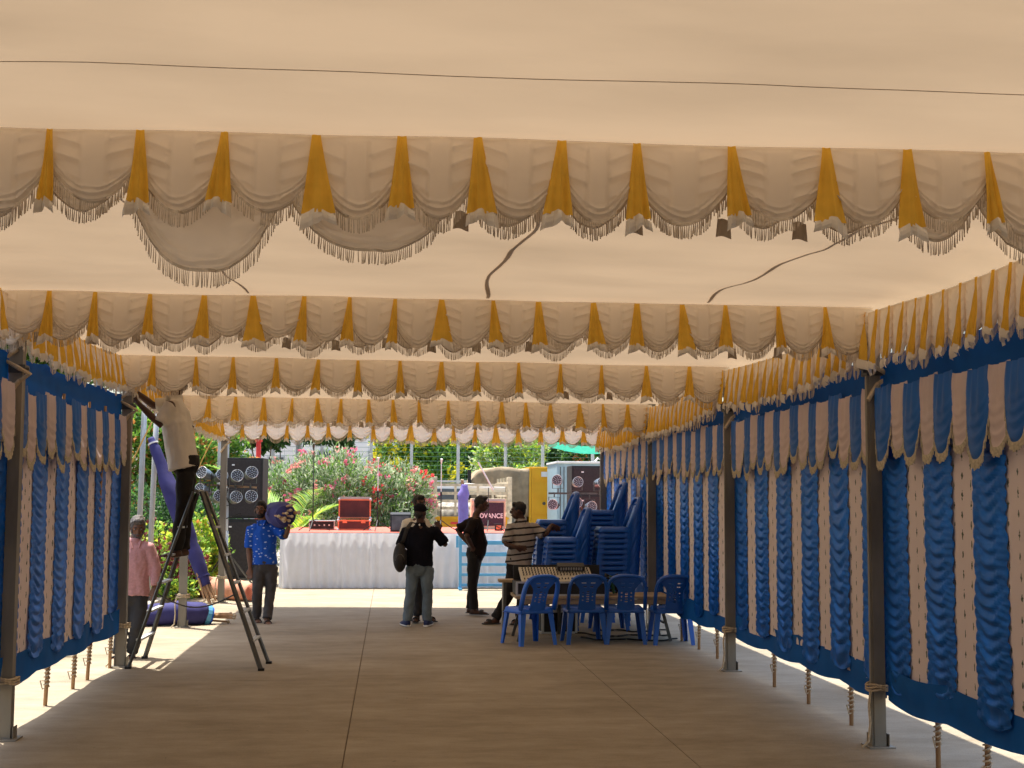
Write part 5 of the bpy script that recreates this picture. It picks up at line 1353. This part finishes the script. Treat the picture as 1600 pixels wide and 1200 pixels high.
bundle('cloth_bundle', 'violet cloth bundle with sticks carried on the shoulder of the man in blue', [a, a.lerp(b, .3), a.lerp(b, .8), b], [.10, .17, .19, .14], 'purple', sticks=(b, (b - a) + V((.25, 0, 0)), 12, .20, .12), ties=(), group='rolled curtain bundles')
pp, pb = person('man in black T-shirt, cap and grey jeans with his back to the camera', 18.75, dict(base=(650, 978), head=(657, 801), neck=(657, 819), chest=(656, 846), pelvis=(655, 882), hem=(655, 884),
    sh_l=(634, 831), el_l=(625, 856, .05), wr_l=(640, 868, .22), sh_r=(680, 831), el_r=(696, 851, .06), wr_r=(686, 830, .26), hd_r=(-.2, .4, 1),
    hip_l=(645, 890), kn_l=(641, 930, .0), an_l=(636, 970), to_l=(630, 974, .22), hip_r=(667, 890), kn_r=(668, 930), an_r=(667, 970), to_r=(672, 974, .22)), 'tee_black', 'denim', 'skin_dark', face=(.55, 1), cap=True, shoe='shoe_blue', sole='sole', girth=1.05)
e = MB(); q = P(655.5, 820, 18.60) - pb; e.ell(q, (.012, .006, .014), 8, 6); e.build('neck_emblem', 'white', pp)
# sling bag
q = P(625, 871, 18.62)
t = thing('sling_bag', 'black sling bag hanging at the side of the capped man', 'bag', q)
m = MB(); m.ell((0, 0, 0), (.095, .13, .20), 16, 12); m.ell((-.01, -.08, -.05), (.075, .09, .12), 12, 9); m.build('bag_body', 'bag', t, remesh=.012, smooth=True)
m = MB(); m.loft([V((0, 0, .18)), P(630, 845, 18.56) - q, P(636, 826, 18.56) - q, P(643, 816, 18.66) - q, P(650, 818, 18.9) - q], [(.026, .006)] * 5, 8, ref=V((1, 0, 0))); m.build('strap', 'bag', t)
m = MB(); m.loft([V((.062 * cos(k * .3 + .3), -.168 - .01 * sin(k), -.05 + .10 * sin(k * .3 + .3))) for k in range(10)], .004, 5); m.build('zip', 'steel_dark', t)
person('man in cream shirt half hidden in front of the capped man', 19.35, dict(base=(656, 970), head=(655, 787), neck=(655, 806), chest=(656, 834), pelvis=(657, 874), hem=(657, 878),
    sh_l=(636, 818), el_l=(630, 842, .05), wr_l=(640, 856, -.12), sh_r=(666, 824), el_r=(672, 848), wr_r=(668, 862, -.15),
    hip_l=(648, 880), kn_l=(650, 922), an_l=(652, 962), to_l=(648, 971, -.2), hip_r=(666, 880), kn_r=(665, 922), an_r=(668, 962), to_r=(677, 969, -.1)), 'shirt_white', 'trouser_dark', 'skin_dark', face=(.5, -1), beard=True)
person('man in dark brown T-shirt standing in profile with hands on hips', 20.45, dict(base=(738, 958), head=(753, 788), neck=(744, 806), chest=(743, 832), pelvis=(742, 866), hem=(742, 866),
    sh_l=(737, 815, .18), el_l=(714, 828, .22), wr_l=(731, 849, .14), sh_r=(740, 817, -.18), el_r=(729, 838, -.30), wr_r=(738, 854, -.16), hd_l=(.8, -.1, -.5), hd_r=(.4, .1, -.9),
    hip_l=(744, 874, .08), kn_l=(738, 914, .08), an_l=(735, 950, .10), to_l=(752, 957, .08), hip_r=(740, 874, -.08), kn_r=(738, 916, -.08), an_r=(741, 952, -.10), to_r=(762, 960, -.14)), 'tee_brown', 'trouser_black', 'skin_dark', face=(1, -.15), girth=1.05, belly=.05, collar=False)
person('man in striped polo leaning on the stacked blue chairs', 19.05, dict(base=(795, 974), head=(809, 798), neck=(815, 813), chest=(817, 842), pelvis=(810, 878), hem=(809, 884),
    sh_l=(798, 825, .02), el_l=(791, 851, -.14), wr_l=(806, 855, -.20), sh_r=(836, 826, 0), el_r=(852, 836, -.06), wr_r=(862, 820, .10), hd_l=(.9, .1, -.1), hd_r=(.5, .3, -.3),
    hip_l=(803, 888), kn_l=(795, 930, .0), an_l=(774, 966, .02), to_l=(756, 975, -.02), hip_r=(818, 888), kn_r=(816, 930, .0), an_r=(812, 966), to_r=(800, 974, -.12)), 'shirt_striped', 'trouser_black', 'skin_dark', face=(-1, .1), girth=1.05)

bpy.data.scenes.remove(TMP)
